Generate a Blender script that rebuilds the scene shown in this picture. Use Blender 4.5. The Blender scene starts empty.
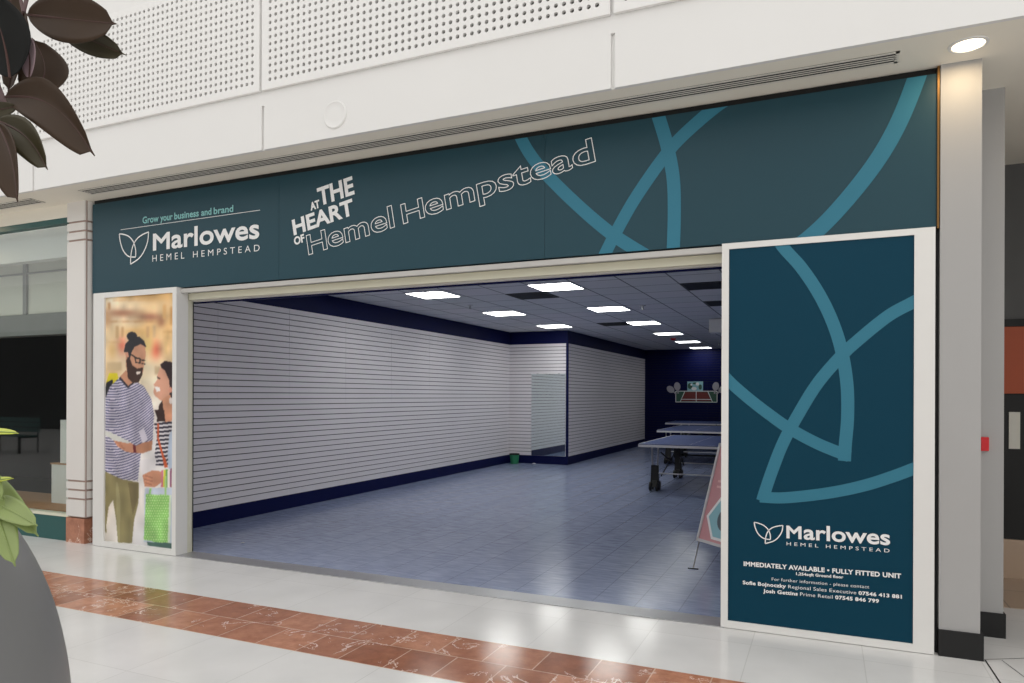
import bpy, bmesh, math, random
import numpy as np
from mathutils import Vector, Matrix

random.seed(7)
scn = bpy.context.scene
COL = scn.collection

# ------------------------------------------------------------------ camera, sky, exposure
EYE = 1.5                                   # camera height
FPX, CXP, CYP = 710.8, 512.0, 395.38        # focal length and horizon in a 1024x683 frame
YAW, ROLL = 0.4163, 0.0036
cam_d = bpy.data.cameras.new('camera')
cam = bpy.data.objects.new('camera', cam_d)
COL.objects.link(cam)
cam_d.sensor_width = 36.0
cam_d.lens = FPX / 1024 * 36.0
cam_d.shift_y = (CYP - 341.5) / 1024
cam_d.clip_start = 0.05
cam_d.clip_end = 200
fwd = Vector((-math.sin(YAW), math.cos(YAW), 0))
rgt = Vector((math.cos(YAW), math.sin(YAW), 0))
upv = Vector((0, 0, 1))
c_, s_ = math.cos(ROLL), math.sin(ROLL)
rr = rgt * c_ + upv * s_
uu = upv * c_ - rgt * s_
M = Matrix((rr, uu, -fwd)).transposed().to_4x4()
M.translation = Vector((0, 0, EYE))
cam.matrix_world = M
scn.camera = cam

world = bpy.data.worlds.new('overcast_daylight')
scn.world = world
world.use_nodes = True
wn = world.node_tree.nodes
wl = world.node_tree.links
bg = wn['Background']
bg.inputs['Strength'].default_value = 1.26
bg.inputs['Color'].default_value = (1.0, 0.985, 0.965, 1)

scn.view_settings.view_transform = 'Standard'
scn.view_settings.look = 'None'
scn.view_settings.gamma = 1
scn.view_settings.use_curve_mapping = False
scn.view_settings.exposure = 0.0


# ------------------------------------------------------------------ measuring helpers
def ray(px, py):
    a = (px - CXP) / FPX
    b = -(py - CYP) / FPX
    u = c_ * a - s_ * b
    v = s_ * a + c_ * b
    return Vector((-math.sin(YAW) + u * math.cos(YAW), math.cos(YAW) + u * math.sin(YAW), v))


def at_y(px, py, Y):
    d = ray(px, py)
    return Vector((0, 0, EYE)) + d * (Y / d.y)


def at_z(px, py, Z=0.0):
    d = ray(px, py)
    return Vector((0, 0, EYE)) + d * ((Z - EYE) / d.z)


def at_d(px, py, D):
    return Vector((0, 0, EYE)) + ray(px, py) * D


# ------------------------------------------------------------------ materials
def lin(c):
    c = c / 255.0
    return c / 12.92 if c <= 0.04045 else ((c + 0.055) / 1.055) ** 2.4


def rgb(r, g, b):
    return (lin(r), lin(g), lin(b), 1.0)


def new_mat(name):
    m = bpy.data.materials.new(name)
    m.use_nodes = True
    return m, m.node_tree.nodes, m.node_tree.links, m.node_tree.nodes['Principled BSDF']


def mat(name, col, rough=0.5, metal=0.0, spec=0.5, var=0.06, nscale=6.0, bump=0.0):
    """a painted / moulded surface with a faint uneven tone"""
    m, n, l, p = new_mat(name)
    p.inputs['Roughness'].default_value = rough
    p.inputs['Metallic'].default_value = metal
    p.inputs['Specular IOR Level'].default_value = spec
    tc = n.new('ShaderNodeTexCoord')
    nz = n.new('ShaderNodeTexNoise')
    nz.inputs['Scale'].default_value = nscale
    nz.inputs['Detail'].default_value = 3
    l.new(tc.outputs['Object'], nz.inputs['Vector'])
    mx = n.new('ShaderNodeMix')
    mx.data_type = 'RGBA'
    c = rgb(*col)
    mx.inputs['A'].default_value = tuple(x * (1 - var) for x in c[:3]) + (1,)
    mx.inputs['B'].default_value = tuple(min(1, x * (1 + var)) for x in c[:3]) + (1,)
    l.new(nz.outputs['Fac'], mx.inputs['Factor'])
    l.new(mx.outputs['Result'], p.inputs['Base Color'])
    if bump:
        bp = n.new('ShaderNodeBump')
        bp.inputs['Strength'].default_value = bump
        bp.inputs['Distance'].default_value = 0.01
        l.new(nz.outputs['Fac'], bp.inputs['Height'])
        l.new(bp.outputs['Normal'], p.inputs['Normal'])
    return m


def emit(name, col, strength):
    m, n, l, p = new_mat(name)
    p.inputs['Base Color'].default_value = rgb(230, 230, 230)
    p.inputs['Emission Color'].default_value = rgb(*col)
    p.inputs['Emission Strength'].default_value = strength
    return m


def brick_mat(name, c1, c2, cm, w, h, mortar, offset=0.0, origin=(0, 0, 0), rough=0.3, spec=0.5, extra=None, rot=0.0, smooth=0.1):
    m, n, l, p = new_mat(name)
    p.inputs['Roughness'].default_value = rough
    p.inputs['Specular IOR Level'].default_value = spec
    tc = n.new('ShaderNodeTexCoord')
    mp = n.new('ShaderNodeMapping')
    mp.inputs['Location'].default_value = tuple(-o for o in origin)
    mp.inputs['Rotation'].default_value = (0, 0, rot)
    l.new(tc.outputs['Object'], mp.inputs['Vector'])
    b = n.new('ShaderNodeTexBrick')
    b.offset = offset
    b.inputs['Scale'].default_value = 1.0
    b.inputs['Brick Width'].default_value = w
    b.inputs['Row Height'].default_value = h
    b.inputs['Mortar Size'].default_value = mortar
    b.inputs['Mortar Smooth'].default_value = smooth
    b.inputs['Color1'].default_value = rgb(*c1)
    b.inputs['Color2'].default_value = rgb(*c2)
    b.inputs['Mortar'].default_value = rgb(*cm)
    l.new(mp.outputs['Vector'], b.inputs['Vector'])
    out = b.outputs['Color']
    if extra:
        out = extra(n, l, mp.outputs['Vector'], b, out)
    l.new(out, p.inputs['Base Color'])
    return m


def streaks(n, l, vec, b, col):
    """wood-like streaks running across the floor tiles"""
    mp = n.new('ShaderNodeMapping')
    mp.inputs['Scale'].default_value = (3, 16, 1)
    l.new(vec, mp.inputs['Vector'])
    nz = n.new('ShaderNodeTexNoise')
    nz.inputs['Scale'].default_value = 1.6
    nz.inputs['Detail'].default_value = 5
    nz.inputs['Roughness'].default_value = 0.65
    l.new(mp.outputs['Vector'], nz.inputs['Vector'])
    rp = n.new('ShaderNodeValToRGB')
    rp.color_ramp.elements[0].position = 0.3
    rp.color_ramp.elements[0].color = (0.62, 0.62, 0.66, 1)
    rp.color_ramp.elements[1].position = 0.7
    rp.color_ramp.elements[1].color = (1.2, 1.2, 1.16, 1)
    l.new(nz.outputs['Fac'], rp.inputs['Fac'])
    mx = n.new('ShaderNodeMix')
    mx.data_type = 'RGBA'
    mx.blend_type = 'MULTIPLY'
    mx.inputs['Factor'].default_value = 1
    l.new(col, mx.inputs['A'])
    l.new(rp.outputs['Color'], mx.inputs['B'])
    return mx.outputs['Result']


def veins(n, l, vec, b, col):
    """mottled red marble with sparse pale veins"""
    nz = n.new('ShaderNodeTexNoise')
    nz.inputs['Scale'].default_value = 9
    nz.inputs['Detail'].default_value = 6
    nz.inputs['Roughness'].default_value = 0.7
    l.new(vec, nz.inputs['Vector'])
    rp = n.new('ShaderNodeValToRGB')
    rp.color_ramp.elements[0].position = 0.3
    rp.color_ramp.elements[0].color = (0.72, 0.66, 0.62, 1)
    rp.color_ramp.elements[1].position = 0.72
    rp.color_ramp.elements[1].color = (1.25, 1.3, 1.3, 1)
    l.new(nz.outputs['Fac'], rp.inputs['Fac'])
    mx = n.new('ShaderNodeMix')
    mx.data_type = 'RGBA'
    mx.blend_type = 'MULTIPLY'
    mx.inputs['Factor'].default_value = 1
    l.new(col, mx.inputs['A'])
    l.new(rp.outputs['Color'], mx.inputs['B'])
    # thin warped vein lines
    n2 = n.new('ShaderNodeTexNoise')
    n2.inputs['Scale'].default_value = 3.2
    n2.inputs['Detail'].default_value = 7
    n2.inputs['Roughness'].default_value = 0.62
    n2.inputs['Distortion'].default_value = 0.8
    l.new(vec, n2.inputs['Vector'])
    sb = n.new('ShaderNodeMath')
    sb.operation = 'SUBTRACT'
    sb.inputs[1].default_value = 0.5
    l.new(n2.outputs['Fac'], sb.inputs[0])
    ab = n.new('ShaderNodeMath')
    ab.operation = 'ABSOLUTE'
    l.new(sb.outputs[0], ab.inputs[0])
    lt = n.new('ShaderNodeMath')
    lt.operation = 'LESS_THAN'
    lt.inputs[1].default_value = 0.007
    l.new(ab.outputs[0], lt.inputs[0])
    n3 = n.new('ShaderNodeTexNoise')
    n3.inputs['Scale'].default_value = 1.7
    n3.inputs['Detail'].default_value = 2
    l.new(vec, n3.inputs['Vector'])
    gt = n.new('ShaderNodeMath')
    gt.operation = 'GREATER_THAN'
    gt.inputs[1].default_value = 0.53
    l.new(n3.outputs['Fac'], gt.inputs[0])
    ml = n.new('ShaderNodeMath')
    ml.operation = 'MULTIPLY'
    l.new(lt.outputs[0], ml.inputs[0])
    l.new(gt.outputs[0], ml.inputs[1])
    m2 = n.new('ShaderNodeMix')
    m2.data_type = 'RGBA'
    m2.inputs['B'].default_value = rgb(232, 205, 190)
    l.new(ml.outputs[0], m2.inputs['Factor'])
    l.new(mx.outputs['Result'], m2.inputs['A'])
    return m2.outputs['Result']


def cloud(n, l, vec, b, col):
    nz = n.new('ShaderNodeTexNoise')
    nz.inputs['Scale'].default_value = 2.5
    nz.inputs['Detail'].default_value = 5
    l.new(vec, nz.inputs['Vector'])
    rp = n.new('ShaderNodeValToRGB')
    rp.color_ramp.elements[0].position = 0.3
    rp.color_ramp.elements[0].color = (0.93, 0.93, 0.93, 1)
    rp.color_ramp.elements[1].position = 0.7
    rp.color_ramp.elements[1].color = (1.03, 1.03, 1.03, 1)
    l.new(nz.outputs['Fac'], rp.inputs['Fac'])
    mx = n.new('ShaderNodeMix')
    mx.data_type = 'RGBA'
    mx.blend_type = 'MULTIPLY'
    mx.inputs['Factor'].default_value = 1
    l.new(col, mx.inputs['A'])
    l.new(rp.outputs['Color'], mx.inputs['B'])
    return mx.outputs['Result']


def glass_mat(name, tint=(0.9, 0.93, 0.92), ior=1.6):
    m = bpy.data.materials.new(name)
    m.use_nodes = True
    n, l = m.node_tree.nodes, m.node_tree.links
    n.remove(n['Principled BSDF'])
    out = n['Material Output']
    tr = n.new('ShaderNodeBsdfTransparent')
    tr.inputs['Color'].default_value = (*tint, 1)
    gl = n.new('ShaderNodeBsdfGlossy')
    gl.inputs['Roughness'].default_value = 0.02
    fr = n.new('ShaderNodeFresnel')
    fr.inputs['IOR'].default_value = ior
    mx = n.new('ShaderNodeMixShader')
    ge = n.new('ShaderNodeNewGeometry')
    iv = n.new('ShaderNodeMath')
    iv.operation = 'SUBTRACT'
    iv.inputs[0].default_value = 1.0
    l.new(ge.outputs['Backfacing'], iv.inputs[1])
    mu = n.new('ShaderNodeMath')
    mu.operation = 'MULTIPLY'
    l.new(fr.outputs[0], mu.inputs[0])
    l.new(iv.outputs[0], mu.inputs[1])
    l.new(mu.outputs[0], mx.inputs[0])
    l.new(tr.outputs[0], mx.inputs[1])
    l.new(gl.outputs[0], mx.inputs[2])
    l.new(mx.outputs[0], out.inputs['Surface'])
    return m


M_white = mat('white_plaster', (229, 228, 226), 0.7, var=0.02, nscale=1.5)
M_perf = mat('white_perforated_board', (232, 231, 229), 0.6, var=0.015)
M_cavity = mat('grey_cavity', (96, 93, 90), 0.9)
M_soffit = mat('soffit_paint', (240, 235, 222), 0.7, var=0.03, nscale=1.2)
M_vent = mat('vent_grey_paint', (226, 222, 212), 0.5)
M_black = mat('black_paint', (13, 13, 14), 0.6)
M_dark = mat('dark_gap', (9, 9, 10), 0.8)
M_frame = mat('white_frame_laminate', (226, 225, 222), 0.4, var=0.02)
M_cream = mat('cream_shutter_paint', (222, 220, 200), 0.5, var=0.02)
M_lightgrey = mat('light_grey_trim', (190, 188, 184), 0.45)
M_brass = mat('brass_trim', (120, 88, 48), 0.35, metal=0.7)
M_pil = mat('pilaster_cream_stone', (222, 219, 215), 0.5, var=0.02)
M_pil_grey = mat('pilaster_grey_paint', (168, 167, 166), 0.6, var=0.03, nscale=2)
M_groove = mat('groove_pink_grey', (168, 146, 136), 0.7)
M_redstone = brick_mat('red_granite_block', (176, 120, 96), (184, 128, 104), (176, 120, 96), 5, 5, 0, extra=veins, rough=0.35)
M_sign = mat('fascia_slate_teal', (31, 67, 79), 0.4, spec=0.3, var=0.03, nscale=1.0)
M_panel = mat('panel_deep_teal', (4, 58, 78), 0.4, spec=0.15, var=0.03, nscale=1.0)
M_rib = mat('ribbon_teal_print', (56, 120, 142), 0.4, spec=0.2, var=0.03)
M_print = mat('white_print', (240, 240, 240), 0.5, var=0.01)
M_printteal = mat('pale_teal_print', (140, 200, 200), 0.5, var=0.01)
M_navy = mat('navy_paint', (8, 16, 66), 0.55, spec=0.15, var=0.06)
M_slat = mat('slatwall_offwhite', (232, 227, 230), 0.5, var=0.025, nscale=1.4)
M_slatgroove = mat('slatwall_groove', (52, 46, 50), 0.7)
M_slatnavy = mat('slatwall_navy', (9, 16, 66), 0.55, spec=0.12, var=0.05)
M_slatnavygroove = mat('slatwall_navy_groove', (4, 5, 14), 0.7)
M_floor = brick_mat('white_mall_tile', (229, 228, 226), (225, 224, 222), (212, 211, 208), 0.61, 0.61, 0.003, 0.0, (0.2, 3.90, 0), rough=0.17, spec=0.4, extra=cloud)
M_marble = brick_mat('red_marble_tile', (150, 94, 68), (196, 136, 106), (212, 178, 156), 0.305, 0.305, 0.004, 0.5, (0.06, 3.29, 0), rough=0.16, spec=0.35, extra=veins)
M_shopfloor = brick_mat('blue_vinyl_tile', (144, 156, 188), (151, 163, 194), (114, 122, 150), 0.31, 0.93, 0.004, 0.0, (-1.245, 4.96, 0), rough=0.2, spec=0.5, extra=streaks)
M_ceil = brick_mat('grey_ceiling_tile', (206, 208, 210), (212, 210, 214), (120, 122, 126), 0.6, 0.615, 0.011, 0.0, (-2.29, 8.38, 0), rough=0.9, spec=0.1)
M_led = emit('led_panel_light', (250, 251, 246), 15)
M_led2 = emit('led_panel_light_dim', (248, 250, 246), 8)
M_down = emit('warm_downlight_light', (255, 236, 200), 5)
M_alu = mat('aluminium', (190, 190, 192), 0.35, metal=0.8)
M_chrome = mat('silver_tube', (170, 168, 172), 0.3, metal=0.7)
M_tabletop = mat('blue_table_top', (58, 76, 128), 0.6, spec=0.15, var=0.03)
M_whiteline = mat('white_edge_line', (205, 203, 205), 0.5)
M_rubber = mat('black_rubber', (14, 14, 15), 0.6)
M_net = mat('black_net', (16, 17, 20), 0.9)
M_glass = glass_mat('shop_glass', ior=1.75)
M_poster_glass = None
M_tealpaint = mat('dark_teal_paint', (28, 84, 82), 0.4)
M_shopdark = mat('dark_shop_wall', (30, 30, 31), 0.8, var=0.1)
M_pale = mat('pale_reflection_and_plate', (224, 222, 212), 0.7, var=0.03)  # colour of the imitated atrium reflection; also the door's push plate
M_reflgrey = mat('grey_reflected_band', (148, 148, 148), 0.7)  # band and bars of the imitated reflection; also the opposite wall's band
M_tan = mat('tan_display_board', (182, 140, 104), 0.6)
M_boxwhite = mat('white_display_board', (232, 230, 226), 0.6)
M_orange = mat('orange_sign_board', (172, 74, 32), 0.5)
M_corrgrey = mat('dark_grey_corridor_paint', (92, 92, 92), 0.7)
M_beige = brick_mat('beige_floor_tile', (196, 172, 150), (188, 164, 142), (150, 130, 112), 0.6, 0.6, 0.006, 0.0, (0, 0, 0), rough=0.3)
M_red = mat('red_plastic', (205, 22, 34), 0.35)
M_planter = mat('grey_planter_glaze', (118, 118, 118), 0.45, var=0.03)
M_soil = mat('dark_soil', (48, 36, 28), 0.95, bump=0.6, nscale=30)
M_leafdark = mat('rubber_plant_leaf', (60, 44, 30), 0.5, spec=0.25, var=0.22, nscale=7)
M_leafblack = mat('rubber_plant_leaf_black', (15, 16, 15), 0.45, spec=0.2, var=0.2)
M_leafback = mat('rubber_plant_leaf_back', (158, 134, 140), 0.5, var=0.1)
M_leafgreen = mat('rubber_plant_leaf_greenish', (66, 60, 42), 0.45, spec=0.3, var=0.25)
M_midrib = mat('leaf_midrib_red', (70, 42, 36), 0.5)
M_stem = mat('rubber_plant_stem', (104, 84, 84), 0.7)
M_lime = mat('pale_green_leaf', (134, 150, 88), 0.45, var=0.2, nscale=9)
M_lime2 = mat('yellow_green_leaf', (190, 200, 74), 0.45, var=0.1)
M_green = mat('green_bin_plastic', (40, 124, 84), 0.45)
M_salmon = mat('salmon_sign_print', (206, 150, 154), 0.5)
M_aqua = mat('aqua_sign_print', (146, 194, 204), 0.5)
M_ringgrey = mat('grey_sign_print', (92, 104, 112), 0.5)
M_palepink = mat('pale_pink_print', (232, 190, 190), 0.5)
M_decalred = mat('brick_red_print', (120, 44, 40), 0.5)
M_decalgreen = mat('green_print', (52, 92, 74), 0.5)
M_batgrey = mat('pale_grey_bat', (168, 164, 174), 0.5)
M_mirror = mat('mirror_glass', (225, 235, 235), 0.03, metal=1.0, var=0.0)
M_paper = mat('white_paper', (230, 230, 228), 0.8)


# ------------------------------------------------------------------ object helpers
class MB:
    """collects shapes, given in world coordinates, for one mesh"""

    def __init__(self):
        self.v, self.f, self.mi, self.mats = [], [], [], []
        self.cur = 0

    def use(self, m):
        if m not in self.mats:
            self.mats.append(m)
        self.cur = self.mats.index(m)
        return self

    def face(self, idx):
        self.f.append(idx)
        self.mi.append(self.cur)

    def box(self, a, b):
        x0, y0, z0 = (min(a[i], b[i]) for i in range(3))
        x1, y1, z1 = (max(a[i], b[i]) for i in range(3))
        k = len(self.v)
        self.v += [(x0, y0, z0), (x1, y0, z0), (x1, y1, z0), (x0, y1, z0), (x0, y0, z1), (x1, y0, z1), (x1, y1, z1), (x0, y1, z1)]
        for q in ((0, 3, 2, 1), (4, 5, 6, 7), (0, 1, 5, 4), (1, 2, 6, 5), (2, 3, 7, 6), (3, 0, 4, 7)):
            self.face([k + i for i in q])
        return self

    def quad(self, *pts):
        k = len(self.v)
        self.v += [tuple(p) for p in pts]
        self.face(list(range(k, k + len(pts))))
        return self

    def prism(self, pts, off):
        """a flat polygon given depth along the vector off"""
        k, n = len(self.v), len(pts)
        o = Vector(off)
        self.v += [tuple(Vector(p)) for p in pts] + [tuple(Vector(p) + o) for p in pts]
        self.face(list(range(k, k + n))[::-1])
        self.face(list(range(k + n, k + 2 * n)))
        for i in range(n):
            j = (i + 1) % n
            self.face([k + i, k + j, k + n + j, k + n + i])
        return self

    def tube(self, path, r, seg=10, r2=None, cap=True):
        P = [Vector(p) for p in path]
        n = len(P)
        k = len(self.v)
        ref = None
        for i in range(n):
            t = (P[min(i + 1, n - 1)] - P[max(i - 1, 0)]).normalized()
            if ref is None:
                ref = Vector((0, 0, 1)) if abs(t.z) < 0.9 else Vector((1, 0, 0))
            a = t.cross(ref).normalized()
            b = t.cross(a).normalized()
            ref = -b if False else ref
            rad = r if r2 is None else r + (r2 - r) * i / (n - 1)
            for s in range(seg):
                an = 2 * math.pi * s / seg
                self.v.append(tuple(P[i] + (a * math.cos(an) + b * math.sin(an)) * rad))
        for i in range(n - 1):
            for s in range(seg):
                s2 = (s + 1) % seg
                self.face([k + i * seg + s, k + i * seg + s2, k + (i + 1) * seg + s2, k + (i + 1) * seg + s])
        if cap:
            self.face([k + s for s in range(seg)])
            self.face([k + (n - 1) * seg + s for s in range(seg)][::-1])
        return self

    def lathe(self, c, axis, prof, seg=32):
        """profile of (radius, distance along axis) turned about an axis through c"""
        c = Vector(c)
        ax = Vector(axis).normalized()
        ref = Vector((0, 0, 1)) if abs(ax.z) < 0.9 else Vector((1, 0, 0))
        a = ax.cross(ref).normalized()
        b = ax.cross(a).normalized()
        k = len(self.v)
        for (r, h) in prof:
            for s in range(seg):
                an = 2 * math.pi * s / seg
                self.v.append(tuple(c + ax * h + (a * math.cos(an) + b * math.sin(an)) * max(r, 1e-5)))
        for i in range(len(prof) - 1):
            for s in range(seg):
                s2 = (s + 1) % seg
                self.face([k + i * seg + s, k + i * seg + s2, k + (i + 1) * seg + s2, k + (i + 1) * seg + s])
        return self

    def build(self, name, m=None, parent=None, smooth=False, bevel=0.0):
        me = bpy.data.meshes.new(name)
        org = root_loc(parent)
        me.from_pydata([tuple(Vector(p) - org) for p in self.v], [], self.f)
        ms = self.mats if self.mats else [m]
        for q in ms:
            me.materials.append(q)
        if self.mats:
            me.polygons.foreach_set('material_index', self.mi)
        if smooth:
            me.polygons.foreach_set('use_smooth', [True] * len(me.polygons))
        bm = bmesh.new()
        bm.from_mesh(me)
        bmesh.ops.recalc_face_normals(bm, faces=bm.faces)
        bm.to_mesh(me)
        bm.free()
        o = bpy.data.objects.new(name, me)
        COL.objects.link(o)
        if parent:
            o.parent = parent
        if bevel:
            md = o.modifiers.new('bevel', 'BEVEL')
            md.width = bevel
            md.segments = 2
            md.limit_method = 'ANGLE'
        if smooth:
            try:
                me.set_sharp_from_angle(angle=math.radians(40))
            except Exception:
                pass
        return o


def root_loc(o):
    v = Vector((0, 0, 0))
    while o is not None:
        v += o.location
        o = o.parent
    return v


def tag(o, label=None, cat=None, group=None, kind=None):
    if label:
        o['label'] = label
    if cat:
        o['category'] = cat
    if group:
        o['group'] = group
    if kind:
        o['kind'] = kind
    return o


def thing(name, loc, label, cat, group=None):
    o = bpy.data.objects.new(name, None)
    o.empty_display_size = 0.1
    COL.objects.link(o)
    o.location = loc
    return tag(o, label, cat, group)


def struct(o):
    o['kind'] = 'structure'
    return o


def copy_tree(o, parent=None):
    c = o.copy()
    COL.objects.link(c)
    if parent:
        c.parent = parent
    for ch in list(o.children):
        copy_tree(ch, c)
    return c


def box_obj(name, a, b, m, parent=None, bevel=0.0):
    return MB().box(a, b).build(name, m, parent, bevel=bevel)


# ------------------------------------------------------------------ lettering helpers
_fcache = {}


def font_mesh(s, offset=0.0, spacing=1.0, shear=0.0):
    key = (s, offset, spacing, shear)
    if key in _fcache:
        return _fcache[key]
    cu = bpy.data.curves.new('lettering', 'FONT')
    cu.body = s
    cu.offset = offset
    cu.space_character = spacing
    cu.shear = shear
    cu.resolution_u = 4
    o = bpy.data.objects.new('lettering', cu)
    COL.objects.link(o)
    dg = bpy.context.evaluated_depsgraph_get()
    me = bpy.data.meshes.new_from_object(o.evaluated_get(dg))
    vs = [(v.co.x, v.co.y) for v in me.vertices]
    fs = [list(p.vertices) for p in me.polygons]
    bpy.data.objects.remove(o)
    bpy.data.curves.remove(cu)
    bpy.data.meshes.remove(me)
    _fcache[key] = (vs, fs)
    return vs, fs


def text_on(mb, s, p0, p1, ptop, Y, offset=0.0, spacing=1.0, shear=0.0, outline=0.0, bold=0.0, tall=1.0, capref='H'):
    """sets s on the plane y = Y: baseline from p0 to p1, cap height reaching ptop (all photo points on that plane)"""
    A, B, T = at_y(*p0, Y), at_y(*p1, Y), at_y(*ptop, Y)
    vs, fs = font_mesh(s, offset, spacing, shear)
    hv, _ = font_mesh(capref, offset)
    cap = max(v[1] for v in hv) - min(v[1] for v in hv)
    x0 = min(v[0] for v in vs)
    x1 = max(v[0] for v in vs)
    ex = (B - A)
    w = ex.length
    ex.normalize()
    ey = Vector((-ex.z, 0, ex.x))
    if ey.z < 0:
        ey = -ey
    h = abs((T - A).dot(ey))
    sx, sy = w / (x1 - x0), tall * h / cap
    P = [A + ex * ((v[0] - x0) * sx) + ey * (v[1] * sy) for v in vs]
    if not outline:
        k = len(mb.v)
        mb.v += [tuple(p) for p in P]
        for f in fs:
            mb.face([k + i for i in f])
        if not bold:
            return
    # outline lettering: a thin stroke along every contour
    cnt = {}
    for f in fs:
        for i in range(len(f)):
            a, b = f[i], f[(i + 1) % len(f)]
            cnt[(a, b)] = cnt.get((a, b), 0) + 1
    edges = [e for e in cnt if (e[1], e[0]) not in cnt]
    nxt = {a: b for a, b in edges}
    seen = set()
    for a in list(nxt):
        if a in seen:
            continue
        loop = []
        q = a
        while q in nxt and q not in seen:
            seen.add(q)
            loop.append(P[q])
            q = nxt[q]
        if len(loop) > 2:
            stroke(mb, [p + Vector((0, -0.0003, 0)) for p in loop], outline or bold, True)


def stroke(mb, pts, w, closed=False):
    """a flat line of width w through points lying on a y = const plane"""
    pts = [Vector(p) for p in pts]
    q = [pts[0]]
    for p in pts[1:]:
        if (p - q[-1]).length > 1e-5:
            q.append(p)
    pts = q
    n = len(pts)
    L, R = [], []
    for i in range(n):
        if closed:
            a, b = pts[i - 1], pts[(i + 1) % n]
        else:
            a, b = pts[max(i - 1, 0)], pts[min(i + 1, n - 1)]
        d1 = (pts[i] - a)
        d2 = (b - pts[i])
        if d1.length < 1e-9:
            d1 = d2
        if d2.length < 1e-9:
            d2 = d1
        d1 = d1.normalized()
        d2 = d2.normalized()
        t = d1 + d2
        if t.length < 1e-6:
            t = d1
        t = t.normalized()
        nn = Vector((-t.z, 0, t.x))
        k = 1.0 / max(0.45, abs(nn.dot(Vector((-d1.z, 0, d1.x)))))
        L.append(pts[i] + nn * w * 0.5 * k)
        R.append(pts[i] - nn * w * 0.5 * k)
    k = len(mb.v)
    mb.v += [tuple(p) for p in L] + [tuple(p) for p in R]
    for i in range(n if closed else n - 1):
        j = (i + 1) % n
        mb.face([k + i, k + j, k + n + j, k + n + i])


def spline(pts, sub=10):
    P = [Vector(p) for p in pts]
    out = []
    for i in range(len(P) - 1):
        p0 = P[i - 1] if i > 0 else P[i] * 2 - P[i + 1]
        p3 = P[i + 2] if i + 2 < len(P) else P[i + 1] * 2 - P[i]
        for s in range(sub):
            t = s / sub
            out.append(0.5 * ((2 * P[i]) + (P[i + 1] - p0) * t + (2 * p0 - 5 * P[i] + 4 * P[i + 1] - p3) * t * t + (3 * P[i] - p0 - 3 * P[i + 1] + p3) * t ** 3))
    out.append(P[-1])
    return out


def clip_rect(o, x0, x1, z0, z1):
    """trims a flat mesh (local = world minus root) to a rectangle"""
    me = o.data
    org = root_loc(o.parent) if o.parent else Vector((0, 0, 0))
    bm = bmesh.new()
    bm.from_mesh(me)
    for co, no in (((x0, 0, 0), (-1, 0, 0)), ((x1, 0, 0), (1, 0, 0)), ((0, 0, z0), (0, 0, -1)), ((0, 0, z1), (0, 0, 1))):
        bmesh.ops.bisect_plane(bm, geom=bm.verts[:] + bm.edges[:] + bm.faces[:], plane_co=Vector(co) - Vector((org.x if co[0] else 0, 0, org.z if co[2] else 0)) if False else Vector(co) - org, plane_no=no, clear_outer=True)
    bm.to_mesh(me)
    bm.free()


# ------------------------------------------------------------------ the setting
YF = 4.794            # plane of the shop front
ZS = 3.43             # soffit height
ZC = 2.908            # shop ceiling height
XL, XR = -6.469, 0.62  # shop side walls
YRET, YBACK = 14.51, 21.67
XL2 = -5.107
YB = 4.33             # face of the white bulkhead over the shop front

struct(MB().quad((-50, -10, 0), (9, -10, 0), (9, 4.96, 0), (-50, 4.96, 0)).quad((0.7, 4.96, 0), (9, 4.96, 0), (9, 6.1, 0), (0.7, 6.1, 0)).build('floor', M_floor))
struct(MB().box((-16, 3.29, -0.02), (1.6, 3.90, 0.0012)).build('trim_1', M_marble))
struct(MB().box((-6.6, 4.955, -0.05), (0.7, 21.8, 0.003)).build('floor_shop', M_shopfloor))
struct(MB().box((-5.50, 4.76, -0.02), (-0.60, 4.955, 0.007)).build('trim_2', M_alu))
# dark metal strips set in the mall floor by the right-hand column
mb = MB()
for a, b in (((0.833, 4.80), (0.845, 4.2)), ((0.92, 4.834), (0.995, 4.51))):
    d = (Vector((b[0], b[1], 0)) - Vector((a[0], a[1], 0))).normalized()
    n_ = Vector((-d.y, d.x, 0)) * (0.004 if a[0] < 0.9 else 0.002)
    A_, B_ = Vector((*a, 0.0015)), Vector((*b, 0.0015))
    mb.quad(A_ - n_, B_ - n_, B_ + n_, A_ + n_)
mb.quad((0.83, 4.803, 0.0015), (3.0, 6.0, 0.0015), (3.0, 6.006, 0.0015), (0.83, 4.809, 0.0015))
struct(mb.build('trim_3', M_black))

# shop ceiling
struct(MB().box((-6.7, 5.0, ZC), (0.7, 21.9, ZC + 0.05)).build('ceiling_shop', M_ceil))


def slatwall(name, p0, p1, z0, z1, face_m, groove_m, inward, pitch=0.0751, gap=0.0105, seam=1.2):
    """panel of horizontal slats with real grooves; inward = unit vector into the shop"""
    mb = MB()
    a, b = Vector((*p0, 0)), Vector((*p1, 0))
    iv = Vector((*inward, 0))
    d = (b - a).normalized()
    ln = (b - a).length
    n = int(round((z1 - z0) / pitch))
    ph = (z1 - z0) / n
    mb.use(groove_m)
    mb.prism([a, b, b - iv * 0.08, a - iv * 0.08], (0, 0, 3.0))
    mb.use(face_m)
    ns = max(1, int(round(ln / seam)))
    for k in range(ns):
        s0 = a + d * (ln * k / ns + 0.0012)
        s1 = a + d * (ln * (k + 1) / ns - 0.0012)
        for i in range(n):
            za = z0 + i * ph + (gap if i else 0)
            zb = z0 + (i + 1) * ph
            q = [s0 + iv * 0.001, s1 + iv * 0.001, s1 + iv * 0.016, s0 + iv * 0.016]
            mb.prism([Vector((p.x, p.y, za)) for p in q], (0, 0, zb - za))
    return struct(mb.build(name))


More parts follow.
